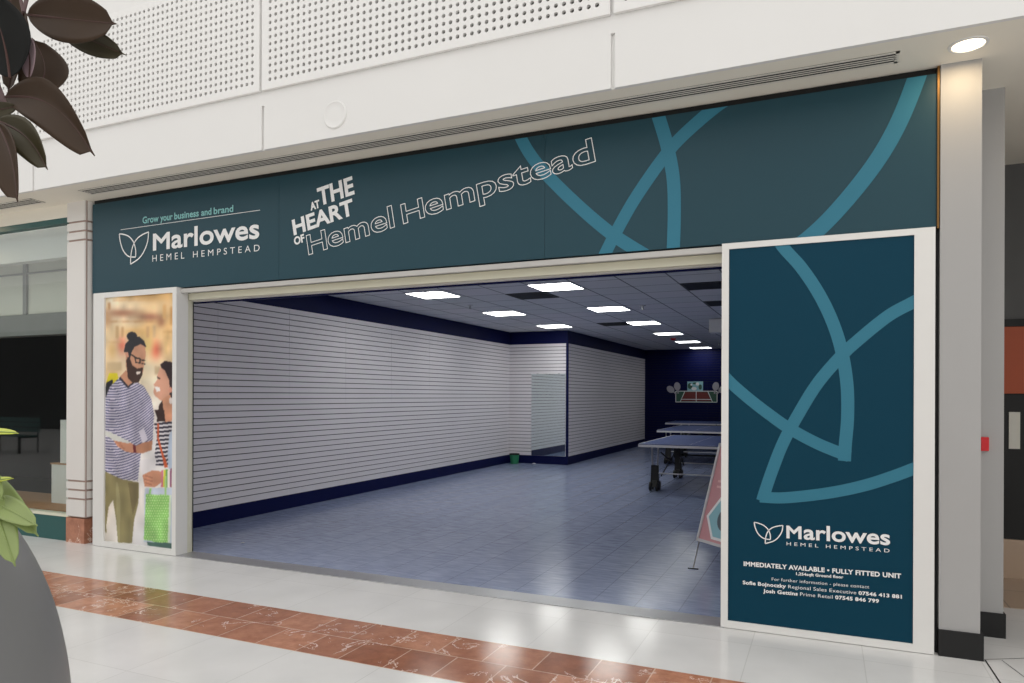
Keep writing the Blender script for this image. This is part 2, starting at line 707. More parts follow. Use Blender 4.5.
ZK, ZL = 0.181, 2.629
slatwall('wall_left', (XL - 0.016, 4.97), (XL - 0.016, YRET + 0.08), ZK, ZL, M_slat, M_slatgroove, (1, 0))
slatwall('wall_return', (XL - 0.09, YRET + 0.016), (XL2 - 0.016, YRET + 0.016), ZK, ZL, M_slat, M_slatgroove, (0, -1))
slatwall('wall_left_rear', (XL2 - 0.016, YRET + 0.02), (XL2 - 0.016, YBACK + 0.08), ZK, ZL, M_slat, M_slatgroove, (1, 0))
slatwall('wall_back', (XL2 - 0.09, YBACK + 0.016), (XR + 0.09, YBACK + 0.016), ZK, ZC, M_slatnavy, M_slatnavygroove, (0, -1), seam=1.9)
slatwall('wall_right', (XR + 0.016, 4.98), (XR + 0.016, YBACK + 0.08), ZK, ZL, M_slat, M_slatgroove, (-1, 0))
for nm, za, zb in (('baseboard_left', 0.0, ZK), ('trim_4', ZL, ZC)):
    pr = 0.012 if za == 0 else 0.004
    struct(MB().box((XL - 0.1, 4.97, za), (XL + pr, YRET + 0.1, zb)).build(nm, M_navy))
for nm, za, zb in (('baseboard_return', 0.0, ZK), ('trim_5', ZL, ZC)):
    pr = 0.012 if za == 0 else 0.004
    struct(MB().box((XL, YRET - pr, za), (XL2 + pr, YRET + 0.1, zb)).build(nm, M_navy))
for nm, za, zb in (('baseboard_rear', 0.0, ZK), ('trim_6', ZL, ZC)):
    pr = 0.012 if za == 0 else 0.004
    struct(MB().box((XL2 - 0.1, YRET, za), (XL2 + pr - 0.001, YBACK + 0.1, zb)).build(nm, M_navy))
struct(box_obj('baseboard_back', (XL2, YBACK - 0.012, 0), (XR, YBACK + 0.1, ZK), M_navy))
struct(box_obj('baseboard_right', (XR - 0.012, 5.3, 0), (XR + 0.1, YBACK, ZK), M_navy))
struct(box_obj('trim_7', (XR - 0.004, 5.3, ZL), (XR + 0.1, YBACK, ZC), M_navy))
struct(box_obj('trim_8', (XL2 - 0.03, YRET - 0.016, ZK), (XL2 + 0.016, YRET + 0.03, ZL + 0.19), M_navy))   # blue corner trim

# white bulkhead with its perforated boards
JX = [-9.70, -6.89, -4.072, -1.232, 1.60]
mb = MB()
mb.use(M_white)
mb.box((-16, YB + 0.02, ZS + 0.07), (7, YB + 0.12, 3.885))
mb.box((-16, YB, 3.775), (7, YB + 0.03, 3.885))
mb.box((-16, YB + 0.02, ZS + 0.0015), (7, YB + 0.12, ZS + 0.07))
xs = [-16] + JX + [7]
for i in range(len(xs) - 1):
    mb.box((xs[i] + (0.013 if i else 0), YB, ZS), (xs[i + 1] - (0.013 if i < len(xs) - 2 else 0), YB + 0.03, 3.775))
mb.box((-16, YB, 4.862), (7, YB + 0.12, 7.0))
for x in JX:
    mb.box((x - 0.03, YB + 0.002, 3.88), (x + 0.03, YB + 0.1, 4.87))
mb.box((-16, YB, 3.886), (-9.715, YB + 0.08, 4.861))
mb.use(M_cavity)
mb.box((-16, YB + 0.085, 3.87), (7, YB + 0.12, 4.87))
struct(mb.build('wall_bulkhead'))
struct(box_obj('ceiling_soffit', (-16, YB + 0.03, ZS), (7, 7.3, ZS + 0.06), M_soffit))
struct(box_obj('wall_over_shop', (-16, 5.0, ZC + 0.05), (0.75, 5.1, ZS - 0.001), M_white))


def perforated(x0, x1, z0, z1, pitch=0.0552, r=0.0152):
    mb = MB()
    mb.use(M_perf)
    y0, y1 = YB - 0.028, YB - 0.001
    nx = int((x1 - x0 - 0.08) / pitch)
    nz = int((z1 - z0 - 0.06) / pitch)
    mx = (x1 - x0 - nx * pitch) / 2
    mz = (z1 - z0 - nz * pitch) / 2
    xa, xb, za, zb = x0 + mx, x1 - mx, z0 + mz, z1 - mz
    seg = 8
    for i in range(nx):
        for j in range(nz):
            cx, cz = xa + (i + 0.5) * pitch, za + (j + 0.5) * pitch
            h = pitch / 2
            k = len(mb.v)
            for s in range(seg):
                an = math.pi / 4 * s
                ux, uz = math.cos(an), math.sin(an)
                m_ = max(abs(ux), abs(uz))
                mb.v.append((cx + ux / m_ * h, y0, cz + uz / m_ * h))
            for yy in (y0, y1):
                for s in range(seg):
                    an = math.pi / 4 * s
                    mb.v.append((cx + r * math.cos(an), yy, cz + r * math.sin(an)))
            for s in range(seg):
                t = (s + 1) % seg
                mb.face([k + s, k + t, k + 8 + t, k + 8 + s])
                mb.face([k + 8 + s, k + 8 + t, k + 16 + t, k + 16 + s])
    # solid margin round the holes
    mb.box((x0, y0, z0), (xa, y1, z1))
    mb.box((xb, y0, z0), (x1, y1, z1))
    mb.box((xa, y0, z0), (xb, y1, za))
    mb.box((xa, y0, zb), (xb, y1, z1))
    return mb


PL = {0: 'perforated white board at far left, its face partly behind the dark leaves',
      1: 'perforated white board directly above the round cover disc',
      2: 'perforated white board right of the others, only its lower corner in view'}
proto = None
for i, (a, b) in enumerate(((-6.89, -4.072), (-4.072, -1.232), (-1.232, 1.60))):
    mb = perforated(a + 0.012, b - 0.012, 3.885, 4.86)
    o = mb.build('perforated_board')
    tag(o, PL[i], 'wall panel', 'perforated boards on the bulkhead')
mb = perforated(-9.70 + 0.012, -6.89 - 0.012, 3.885, 4.86)
tag(mb.build('perforated_board'), 'perforated white board left of the board behind the dark leaves', 'wall panel', 'perforated boards on the bulkhead')

# round cover on the bulkhead
t = thing('cover_disc', (-3.37, YB, 3.595), 'round white cover disc on the white bulkhead below the perforated board', 'cover disc')
mb = MB()
mb.lathe((-3.37, YB, 3.595), (0, -1, 0), [(0.104, 0.0), (0.104, 0.006), (0.096, 0.012), (0.084, 0.008), (0.05, 0.0085), (0, 0.009)], 40)
mb.build('rim', M_white, t, smooth=True)

# left: column, next shop's window
mb = MB()
px0, px1, pyf = -7.03, -6.765, 4.755
for (za, zb) in ((0.27, 0.435), (0.455, 0.525), (0.545, 0.615), (0.635, 3.03), (3.05, 3.12), (3.14, 3.215), (3.235, ZS)):
    mb.use(M_pil)
    mb.prism([(px0, pyf, za), (px1, pyf, za), (px1 + 0.02, pyf + 0.06, za), (px1 + 0.02, pyf + 0.3, za), (px0, pyf + 0.3, za)], (0, 0, zb - za))
mb.use(M_groove)
mb.box((px0 + 0.012, pyf + 0.012, 0.26), (px1 + 0.008, pyf + 0.25, ZS))
mb.use(M_redstone)
mb.box((px0 - 0.02, pyf + 0.012, 0), (px1 - 0.01, pyf + 0.26, 0.25))
struct(mb.build('wall_pilaster_left'))
struct(box_obj('trim_9', (px1 + 0.03, 4.86, 0), (-6.60, 4.92, ZS), M_dark))

mb = MB()
mb.use(M_soffit)
mb.box((-16, YF - 0.01, 3.30), (px0, YF + 0.2, ZS))
mb.use(M_tealpaint)
mb.box((-16, YF, 3.245), (px0, YF + 0.08, 3.302))
mb.box((-16, YF, 0.0), (px0, YF + 0.10, 0.245))
mb.use(M_cream)
mb.box((-16, YF - 0.006, 0.245), (px0, YF + 0.10, 0.268))
struct(mb.build('window_1_frame'))
struct(MB().box((-16, YF + 0.035, 0.268), (px0, YF + 0.043, 3.245)).build('window_1', M_glass))
# inside of the next shop
mb = MB()
mb.use(M_shopdark)
mb.box((-16, 8.2, 0), (-6.95, 8.3, ZS))
struct(mb.build('wall_next_shop_back'))
struct(box_obj('wall_next_shop_end', (-16.1, 4.7, 0), (-16, 8.3, ZS), M_shopdark))
struct(box_obj('wall_next_shop_side', (-7.0, 4.93, 0), (-6.9, 8.3, ZS), M_shopdark))
struct(box_obj('floor_next_shop', (-16, 4.965, -0.1), (-6.95, 8.3, 0.0), M_shopdark))
struct(box_obj('ceiling_next_shop', (-16, 5.0, ZS - 0.02), (-6.95, 8.3, ZS - 0.001), M_shopdark))
ld = bpy.data.lights.new('reflection_panel_fill', 'AREA')  # added lamp, only there to brighten the imitation reflection panel
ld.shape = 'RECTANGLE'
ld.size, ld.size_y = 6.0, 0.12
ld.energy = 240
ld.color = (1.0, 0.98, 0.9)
lo = bpy.data.objects.new('reflection_panel_fill', ld)
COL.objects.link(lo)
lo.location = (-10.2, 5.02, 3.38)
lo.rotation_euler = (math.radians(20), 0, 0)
mb = MB()  # made-up panel, band and bars imitating the atrium reflected in the glass
mb.use(M_pale)
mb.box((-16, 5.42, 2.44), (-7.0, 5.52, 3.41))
mb.use(M_reflgrey)
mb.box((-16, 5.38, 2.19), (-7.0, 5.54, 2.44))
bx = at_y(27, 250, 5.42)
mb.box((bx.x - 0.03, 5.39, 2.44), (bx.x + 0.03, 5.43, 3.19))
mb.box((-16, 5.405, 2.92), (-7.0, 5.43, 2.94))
mb.use(M_reflgrey)
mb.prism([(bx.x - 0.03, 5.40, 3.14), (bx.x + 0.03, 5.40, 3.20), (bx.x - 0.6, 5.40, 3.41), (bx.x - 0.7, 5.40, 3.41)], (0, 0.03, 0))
struct(mb.build('wall_painted_reflection'))
tag(box_obj('display_plinth', (-9.6, 4.97, 0.001), (-7.02, 5.75, 0.262), M_tan), 'low tan display plinth inside the left shop window', 'plinth')
t = thing('display_block', (-7.72, 5.30, 0.262), 'wide white display block standing on the tan plinth behind the glass', 'display block', 'white display blocks')
box_obj('block_body', (-8.06, 5.28, 0.262), (-7.05, 5.72, 0.70), M_boxwhite, t)
box_obj('block_top', (-8.07, 5.27, 0.70), (-7.04, 5.73, 0.715), M_tan, t)
tag(box_obj('display_block', (-7.925, 5.29, 0.7155), (-7.15, 5.60, 1.205), M_boxwhite), 'narrow white display block stacked on the wider block behind the glass', 'display block', 'white display blocks')

# right: columns, corridor
mb = MB()
mb.use(M_pil_grey)
mb.box((0.602, 4.782, 0.15), (0.806, 5.30, ZS))
mb.use(M_black)
mb.box((0.600, 4.768, 0.0), (0.822, 5.30, 0.152))
struct(mb.build('wall_pilaster_right'))
mb = MB()
mb.use(M_pil_grey)
mb.box((0.70, 5.285, 0.15), (1.012, 7.05, ZS))
mb.use(M_black)
mb.box((0.70, 5.272, 0.0), (1.024, 7.04, 0.152))
struct(mb.build('wall_pilaster_rear'))
struct(box_obj('trim_10', (0.587, YF + 0.03, 0), (0.605, YF + 0.1, ZS), M_black))
struct(box_obj('floor_corridor', (1.0, 6.06, -0.02), (6, 7.2, 0.002), M_beige))
mb = MB()
mb.use(M_corrgrey)
mb.box((1.0, 7.06, 2.14), (6, 7.25, ZS))
mb.use(M_beige)
mb.box((1.0, 7.05, 0.0), (6, 7.25, 0.322))
mb.use(M_black)
mb.box((1.0, 7.10, 0.32), (6, 7.25, 2.15))
mb.box((1.0, 7.035, 2.085), (6, 7.1, 2.145))
struct(mb.build('wall_corridor'))
struct(box_obj('wall_corridor_side', (3.4, 4.9, 0), (3.5, 7.25, ZS), M_corrgrey))  # unseen side wall, added to keep sky light out of the corridor
tag(box_obj('sign_band', (1.02, 7.045, 1.53), (3.2, 7.098, 2.083), M_orange), 'plain orange board above the black door at the right edge', 'sign')
d = MB().box((1.02, 7.06, 0.325), (2.1, 7.098, 1.525)).build('door_1', M_black)
struct(d)
box_obj('push_plate', (1.385, 7.05, 1.073), (1.462, 7.062, 1.377), M_pale, d)

# mall around the camera (seen only in reflections)
mb = MB()
mb.use(M_white)
mb.box((-60, -10.2, 4.95), (9, -10, 6.2))
mb.use(M_reflgrey)
mb.box((-60, -10.2, 4.2), (-13, -9.95, 4.95))
mb.use(M_shopdark)
mb.box((-60, -10.2, 0), (-13, -10, 4.2))
mb.use(M_boxwhite)
mb.box((-13, -10.2, 0), (9, -10, 4.95))  # this unseen stretch is made white to bounce light into the shop
struct(mb.build('wall_opposite'))
BX, BY = -19.2, -1.6
t = thing('park_bench', (BX, BY, 0), 'dark green slatted bench seen only as a reflection in the left shop window', 'bench')
for i in range(4):
    box_obj('seat_slat', (BX - 0.9, BY - 0.05 - i * 0.11, 0.42), (BX + 0.9, BY + 0.04 - i * 0.11, 0.45), M_tealpaint, t)
for i in range(3):
    box_obj('back_slat', (BX - 0.9, BY - 0.44, 0.52 + i * 0.13), (BX + 0.9, BY - 0.41, 0.62 + i * 0.13), M_tealpaint, t)
for x in (-0.8, 0.76):
    mb = MB()
    mb.box((BX + x, BY - 0.02, 0.001), (BX + x + 0.05, BY + 0.03, 0.42)).box((BX + x, BY - 0.46, 0.001), (BX + x + 0.05, BY - 0.441, 0.88)).box((BX + x, BY - 0.46, 0.38), (BX + x + 0.05, BY + 0.03, 0.42))
    mb.build('leg_frame', M_black, t)

# ------------------------------------------------------------------ fascia sign
Y1 = YF - 0.002
fx0, fx1, fz0, fz1 = -6.705, 0.586, 2.492, 3.388
fas = thing('fascia_sign', (-3.06, YF, fz0), 'long slate teal fascia sign with white lettering above the shop opening', 'shop sign')
xs = [fx0, -4.324, -1.866, fx1]
for a, b in zip(xs[:-1], xs[1:]):
    box_obj('sign_board', (a + 0.001, YF, fz0), (b - 0.001, YF + 0.03, fz1), M_sign, fas)
box_obj('top_gap', (fx0, YF + 0.02, fz1 - 0.01), (fx1, YF + 0.04, ZS - 0.002), M_dark, fas)  # black strip: shade of the shadow gap put into its colour
box_obj('edge_trim', (fx1, YF - 0.012, fz0 - 0.01), (fx1 + 0.011, YF + 0.03, ZS - 0.004), M_brass, fas)


def ribbons(name, parent, Y, defs, rect):
    for k, (pts, w) in enumerate(defs):
        P = spline([at_y(*p, Y - 0.0004 * k) for p in pts], 12)
        mb = MB()
        stroke(mb, P, w)
        o = mb.build(name, M_rib, parent)
        clip_rect(o, *rect)


R1 = [(514, 110), (518.9, 133.2), (532, 157), (551.7, 180), (580.9, 208.2), (607.8, 231), (630, 246), (650, 258)]
R2 = [(740, 92), (715.6, 107), (679.7, 138.6), (659.5, 163), (634.8, 199), (616.8, 230.7), (606, 252), (598, 270)]
R3 = [(654, 100), (658, 114.8), (667, 145.4), (673, 176.8), (674.3, 208), (673.4, 245.5), (672, 262)]
R4 = [(921, 60), (916.5, 78), (900.5, 118.4), (882.5, 152), (860, 183.5), (833, 215), (811, 236), (795, 248)]
ribbons('printed_ribbon', fas, Y1, [(R1, 0.088), (R2, 0.088), (R3, 0.088), (R4, 0.098)], (fx0, fx1, fz0, fz1 - 0.002))

# the leaf emblem, measured on the right-hand panel, relative to its wordmark
LOGO = []
E0, E1 = (786.6, 537.8), (890, 544.9)
YP = 4.762
_A, _B = at_y(*E0, YP), at_y(*E1, YP)


def lg(cx, cy):
    p = at_y(730 + cx / 5.39, 510 + cy / 5.39, YP) - _A
    w = (_B - _A).length
    return (p.x / w, p.z / w)


LEAF_L = [(130, 66), (136, 95), (152, 128), (180, 152), (217, 160), (217, 135), (205, 105), (180, 82), (150, 70), (130, 66)]
LEAF_R = [(285, 83), (280, 115), (262, 145), (235, 167), (190, 181), (192, 150), (203, 118), (225, 97), (255, 87), (285, 83)]
LEAF_L = [lg(*p) for p in LEAF_L]
LEAF_R = [lg(*p) for p in LEAF_R]


def emblem(mb, A, w, Y, lw):
    for L in (LEAF_L, LEAF_R):
        half = len(L) // 2
        a = spline([Vector((A.x + p[0] * w, Y, A.z + p[1] * w)) for p in L[:half]], 6)
        b = spline([Vector((A.x + p[0] * w, Y, A.z + p[1] * w)) for p in L[half - 1:]], 6)
        stroke(mb, a, lw)
        stroke(mb, b, lw)


Y2 = YF - 0.005
def lettering(name, parent, m, *args, **kw):
    mb = MB()
    text_on(mb, *args, **kw)
    return mb.build(name, m, parent)


def fq(x, y):
    return (80 + x / 3.938, 160 + y / 3.938)


mb = MB()
text_on(mb, 'M', fq(289, 355), fq(352, 347.6), fq(289, 293), Y2, bold=0.012)
text_on(mb, 'arlowes', fq(362, 346.6), fq(704, 306.0), fq(362, 285), Y2, bold=0.012, tall=1.16)
A = at_y(152.4, 250.3, Y2)
B = at_y(260, 237.6, Y2)
emblem(mb, A, (B - A).length * 1.02, Y2, 0.012)
mb.build('wordmark', M_print, fas)
lettering('place_name', fas, M_print, 'HEMEL', (152.4, 261.7), (184.3, 258.5), (152.4, 255.3), Y2, offset=-0.004, spacing=1.6)
lettering('place_name', fas, M_print, 'HEMPSTEAD', (193.0, 257.6), (259.6, 251.0), (193.0, 251.4), Y2, offset=-0.004, spacing=1.6)
mb = MB()
stroke(mb, [at_y(120.6, 229.8, Y2), at_y(260, 210.1, Y2)], 0.005)
mb.build('rule_line', M_print, fas)
for wd_, xa, xb in (('Grow', 247, 309), ('your', 317, 364), ('business', 372, 467), ('and', 478, 517), ('brand', 527, 603)):
    ya, yb_ = 250 - (xa - 247) * 0.132, 250 - (xb - 247) * 0.132
    lettering('tagline_word', fas, M_printteal, wd_, fq(xa, ya), fq(xb, yb_), fq(xa, ya - 25), Y2, bold=0.004)
mb = MB()
text_on(mb, 'THE', (319.6, 205.4), (354.0, 193.6), (316.4, 189.4), Y2, bold=0.013)
text_on(mb, 'AT', (311.2, 210.3), (319.8, 207.2), (309.9, 203.2), Y2, bold=0.007)
text_on(mb, 'HEART', (294.4, 234.6), (353.6, 213.9), (292.4, 220.6), Y2, bold=0.013)
text_on(mb, 'OF', (295.0, 245.0), (304.7, 241.3), (293.5, 238.0), Y2, bold=0.007)
mb.build('headline', M_print, fas)
mb = MB()


def hq(x, y):
    return (280 + x / 3.012, 120 + y / 3.012)


for wd_, xa, xb, tl in (('H', 87, 143, 1.0), ('emel', 148, 345, 1.08), ('H', 372, 436, 1.0), ('empstead', 441, 950, 1.12)):
    ya, yb_ = 405 - (xa - 87) * 0.3268, 405 - (xb - 87) * 0.3268
    text_on(mb, wd_, hq(xa, ya), hq(xb, yb_), hq(xa - 7, ya - 58), Y2, offset=0.014, outline=0.0062, tall=tl)
mb.build('outline_lettering', M_print, fas)

# ------------------------------------------------------------------ left poster in its white frame
yfp = 4.754
ps = thing('framed_poster', (-6.06, yfp, 0), 'tall framed poster of a smiling couple left of the shop opening', 'poster')
mb = MB()
ox0, ox1, oz1 = -6.632, -5.497, 2.492
ix0, ix1, iz0, iz1 = -6.475, -5.548, 0.058, 2.442
mb.box((ox0, yfp, 0.004), (ix0, 4.885, oz1))
mb.box((ix1, yfp, 0.004), (ox1, 4.885, oz1))
mb.box((ix0, yfp, iz1), (ix1, 4.885, oz1))
mb.box((ix0, yfp, 0.004), (ix1, 4.885, iz0))
mb.build('frame', M_frame, ps)
Yp = yfp + 0.018

# the printed picture, painted vertex by vertex
NXp, NZp = 150, 380
gx = np.linspace(ix0, ix1, NXp)
gz = np.linspace(iz0, iz1, NZp)
X, Z = np.meshgrid(gx, gz)
dep = -math.sin(YAW) * X + math.cos(YAW) * Yp
rg_ = math.cos(YAW) * X + math.sin(YAW) * Yp
uz_ = Z - EYE
PXg = CXP + FPX * (c_ * rg_ + s_ * uz_) / dep
PYg = CYP - FPX * (-s_ * rg_ + c_ * uz_) / dep
IMG = np.zeros((NZp, NXp, 3))


def U(*pts):
    return [(95 + x / 4.87, 280 + y / 4.87) for x, y in pts]


def W(*pts):
    return [(95 + x / 4.55, 410 + y / 4.55) for x, y in pts]


def inside(poly):
    r = np.zeros(PXg.shape, bool)
    n = len(poly)
    for i in range(n):
        x1, y1 = poly[i]
        x2, y2 = poly[(i + 1) % n]
        if y1 == y2:
            continue
        c = (y1 > PYg) != (y2 > PYg)
        xx = (x2 - x1) * (PYg - y1) / (y2 - y1) + x1
        r ^= c & (PXg < xx)
    return r


def fill(poly, col):
    IMG[inside(poly)] = col


def blob(cx, cy, rx, ry, col, a=1.0):
    w = np.exp(-(((PXg - cx) / rx) ** 2 + ((PYg - cy) / ry) ** 2))[..., None] * a
    IMG[:] = IMG * (1 - w) + np.array(col) * w


def ell(cx, cy, rx, ry, col):
    IMG[((PXg - cx) / rx) ** 2 + ((PYg - cy) / ry) ** 2 < 1] = col


IMG[:] = (238, 214, 178)
for args in ((140, 296, 60, 7, (205, 158, 92), .9), (150, 330, 14, 30, (240, 190, 120), .7), (168, 330, 7, 36, (250, 200, 130), .8), (115, 330, 12, 10, (250, 225, 180), .8),
             (122, 313, 16, 4, (168, 112, 84), .9), (150, 317, 12, 4, (158, 104, 82), .9), (108, 320, 4, 8, (190, 140, 100), .7), (161, 322, 4, 5, (170, 110, 80), .8), (128, 303, 18, 5, (246, 222, 184), .8), (112, 300, 8, 6, (250, 240, 215), .9),
             (122, 345, 5, 9, (228, 120, 96), .9), (156, 350, 5, 9, (230, 110, 84), .9), (112, 350, 5, 10, (235, 190, 120), .8), (135, 332, 16, 5, (226, 180, 110), .8), (148, 344, 5, 8, (222, 196, 120), .8), (145, 368, 16, 6, (214, 200, 170), .8), (112, 371, 8, 8, (206, 170, 110), .8),
             (150, 380, 20, 6, (250, 236, 200), .8), (160, 395, 12, 14, (248, 234, 206), .9), (140, 470, 60, 60, (238, 234, 232), .95), (150, 540, 60, 40, (226, 224, 226), 1), (160, 440, 20, 40, (236, 234, 236), .9)):
    blob(*args)
for x, y, w_, h_, c in ((62, 110, 14, 34, (196, 150, 104)), (100, 225, 16, 60, (214, 176, 128)), (128, 228, 12, 52, (206, 160, 112)), (250, 225, 14, 56, (212, 168, 120)), (282, 222, 14, 60, (220, 184, 140)), (330, 120, 16, 70, (236, 186, 122)), (366, 130, 14, 90, (226, 170, 104)),
                        (86, 96, 200, 6, (222, 178, 122)), (70, 200, 250, 5, (196, 146, 100)), (60, 300, 80, 5, (222, 180, 130)), (330, 250, 60, 5, (214, 160, 100)), (340, 300, 12, 60, (238, 200, 140)), (60, 400, 70, 40, (206, 180, 140)), (290, 420, 30, 40, (200, 176, 140))):
    fill(U((x, y), (x + w_, y), (x + w_, y + h_), (x, y + h_)), c)
for _ in range(5):
    IMG[1:-1, 1:-1] = (IMG[:-2, 1:-1] + IMG[2:, 1:-1] + IMG[1:-1, :-2] + IMG[1:-1, 2:] + IMG[1:-1, 1:-1]) / 5
# man
fill(U((55, 500), (68, 455), (108, 455), (118, 490), (80, 560)), (222, 206, 40))
fill(U((45, 560), (55, 500), (84, 485), (88, 495), (62, 600), (48, 680)), (38, 38, 44))
shirt = [(104, 470), (104, 402)] + U((72, 520), (115, 478), (160, 525), (205, 495), (240, 520), (275, 580), (292, 683)) + W((268, 30), (262, 140), (215, 150), (215, 110), (208, 200), (195, 322), (120, 315), (40, 276))
ms = inside(shirt)
ph = (PYg + 0.22 * (PXg - 120) + 0.012 * (PXg - 122) ** 2) / 2.75
st = (ph % 1.0) < 0.5
IMG[ms & st] = (88, 88, 124)
IMG[ms & ~st] = (222, 216, 228)
fill(U((115, 478), (150, 455), (205, 490), (160, 528)), (44, 42, 58))
fill(U((122, 470), (150, 440), (208, 480), (162, 516)), (196, 142, 112))
fill(U((150, 330), (175, 300), (215, 290), (244, 320), (248, 365), (240, 400), (234, 450), (212, 492), (185, 494), (160, 472), (150, 420)), (206, 152, 122))
fill(U((152, 392), (166, 372), (182, 415), (205, 432), (234, 425), (230, 462), (212, 500), (185, 502), (160, 478)), (62, 40, 34))
fill(U((198, 448), (224, 444), (218, 458), (204, 461)), (240, 226, 216))
fill(U((140, 350), (148, 312), (172, 286), (215, 274), (240, 298), (250, 328), (222, 312), (192, 326), (178, 352), (170, 385), (158, 390), (156, 352)), (40, 40, 46))
ell(95 + 180 / 4.87, 280 + 274 / 4.87, 5.2, 4.4, (36, 36, 42))
fill(U((146, 355), (160, 350), (166, 375), (152, 380)), (214, 150, 124))
for pl in (U((170, 362), (176, 360), (206, 378), (202, 384)), U((192, 376), (220, 380), (218, 386), (192, 382)), U((192, 376), (196, 376), (202, 400), (196, 400)), U((196, 398), (220, 402), (220, 407), (196, 403)), U((224, 386), (246, 390), (246, 395), (224, 392)), U((226, 404), (244, 408), (244, 412), (226, 409)), U((216, 380), (224, 384), (222, 408), (216, 404))):
    fill(pl, (30, 28, 30))
fill(W((180, 165), (215, 150), (262, 138), (258, 182), (215, 198), (180, 196)), (188, 132, 102))
fill(W((78, 130), (90, 118), (122, 130), (175, 156), (182, 196), (140, 190), (102, 166)), (206, 146, 116))
for q in (((84, 128), (96, 124), (122, 150), (114, 156)), ((92, 146), (100, 142), (128, 162), (122, 168)), ((106, 162), (112, 158), (138, 174), (132, 180))):
    fill(W(*q), (186, 124, 96))
fill(W((40, 92), (78, 104), (165, 148), (150, 152), (90, 140), (40, 112)), (206, 206, 200))
fill(W((172, 160), (184, 160), (188, 196), (176, 196)), (112, 34, 40))
fill(W((198, 96), (220, 80), (240, 130), (215, 148)), (214, 208, 222))
fill(W((38, 276), (120, 314), (200, 330), (198, 420), (178, 500), (168, 606), (104, 604), (96, 500), (82, 410), (62, 440), (52, 520), (52, 560), (36, 540)), (142, 132, 90))
fill(W((150, 330), (196, 332), (196, 400), (172, 480), (160, 400)), (120, 108, 74))
fill(W((95, 330), (104, 330), (116, 420), (112, 600), (104, 600), (98, 480)), (158, 150, 108))
# woman
fill(U((318, 412), (340, 394), (375, 400), (392, 425), (392, 690), (350, 690), (352, 560), (340, 470)), (46, 30, 34))
fill(U((300, 690), (312, 610), (338, 570), (365, 600), (375, 690)), (60, 38, 34))
fill(U((318, 426), (340, 440), (362, 490), (364, 550), (352, 585), (322, 588), (290, 562), (284, 546), (290, 520), (286, 508), (304, 486), (304, 462)), (220, 164, 138))
fill(U((328, 580), (366, 556), (384, 640), (386, 690), (338, 690)), (216, 156, 124))
fill(U((289, 518), (314, 522), (318, 542), (300, 544)), (248, 240, 236))
fill(U((302, 470), (316, 476), (318, 484), (304, 480)), (70, 46, 44))
ell(95 + 370 / 4.87, 280 + 588 / 4.87, 2.0, 3.2, (238, 226, 220))
ell(95 + 368 / 4.87, 280 + 535 / 4.87, 1.8, 3.0, (214, 150, 128))
tor = W((268, 62), (355, 50), (362, 60), (362, 262), (276, 252), (272, 200), (282, 120))
mt = inside(tor)
sw = (((PYg + 0.1 * PXg) / 4.1) % 1.0) < 0.5
IMG[mt & sw] = (38, 36, 52)
IMG[mt & ~sw] = (226, 222, 226)
fill(W((270, 0), (285, 40), (320, 55), (315, 0)), (58, 38, 34))
fill(W((315, 0), (352, 0), (356, 48), (320, 56)), (214, 152, 120))
for pl in (W((284, 62), (292, 62), (290, 130), (282, 130)), W((282, 130), (290, 126), (318, 222), (308, 224)), W((308, 224), (320, 218), (332, 262), (316, 262))):
    fill(pl, (206, 92, 50))
fill(W((338, 110), (364, 70), (364, 350), (336, 300), (330, 200)), (182, 196, 216))
fill(W((200, 232), (236, 222), (278, 228), (274, 292), (216, 296)), (232, 228, 230))
fill(W((216, 296), (262, 274), (302, 280), (312, 322), (272, 352), (226, 348)), (206, 146, 116))
for q in (((224, 300), (232, 296), (262, 306), (262, 312)), ((220, 316), (228, 312), (262, 322), (262, 328)), ((226, 332), (232, 328), (260, 338), (258, 344))):
    fill(W(*q), (176, 116, 92))
for i, c in enumerate(((214, 120, 140), (224, 214, 70), (120, 170, 90), (238, 232, 226), (150, 90, 120), (206, 186, 60))):
    x = 302 + i * 10
    fill(W((x, 275 - i * 2), (x + 9, 273 - i * 2), (x + 7, 352), (x - 2, 350)), c)
fill(W((226, 356), (364, 352), (364, 640), (330, 626), (222, 600)), (196, 206, 222))
bag = W((232, 382), (346, 388), (336, 612), (222, 590))
fill(bag, (138, 202, 104))
mbag = inside(bag)
dots = (((PXg + 0.5 * np.floor(PYg / 2.6) * 2.4) / 2.4 % 1.0 - 0.5) ** 2 + ((PYg / 2.6) % 1.0 - 0.5) ** 2) < 0.075
IMG[mbag & dots] = (208, 234, 172)
fill(W((338, 388), (348, 388), (340, 612), (330, 612)), (214, 232, 206))
fill(W((236, 600), (362, 606), (362, 634), (240, 616)), (70, 104, 96))
fill(W((248, 356), (258, 356), (252, 384), (244, 384)), (150, 206, 120))
fill(W((318, 300), (326, 300), (324, 388), (316, 388)), (170, 214, 140))
rngp = np.random.default_rng(3)
low = rngp.random((24, 12))
iy = np.linspace(0, 22.99, NZp)
ixx = np.linspace(0, 10.99, NXp)
fy, fx_ = np.floor(iy).astype(int), np.floor(ixx).astype(int)
wy, wx = (iy - fy)[:, None], (ixx - fx_)[None, :]
nzp = (low[fy][:, fx_] * (1 - wy) * (1 - wx) + low[fy + 1][:, fx_] * wy * (1 - wx) + low[fy][:, fx_ + 1] * (1 - wy) * wx + low[fy + 1][:, fx_ + 1] * wy * wx)
IMG *= (0.86 + 0.26 * nzp)[..., None]
IMG[1:-1, 1:-1] = (IMG[:-2, 1:-1] + IMG[2:, 1:-1] + IMG[1:-1, :-2] + IMG[1:-1, 2:] + 2 * IMG[1:-1, 1:-1]) / 6
verts = np.stack([X, np.full_like(X, Yp), Z], -1).reshape(-1, 3)
org = np.array(root_loc(ps))
idx = np.arange(NXp * NZp).reshape(NZp, NXp)
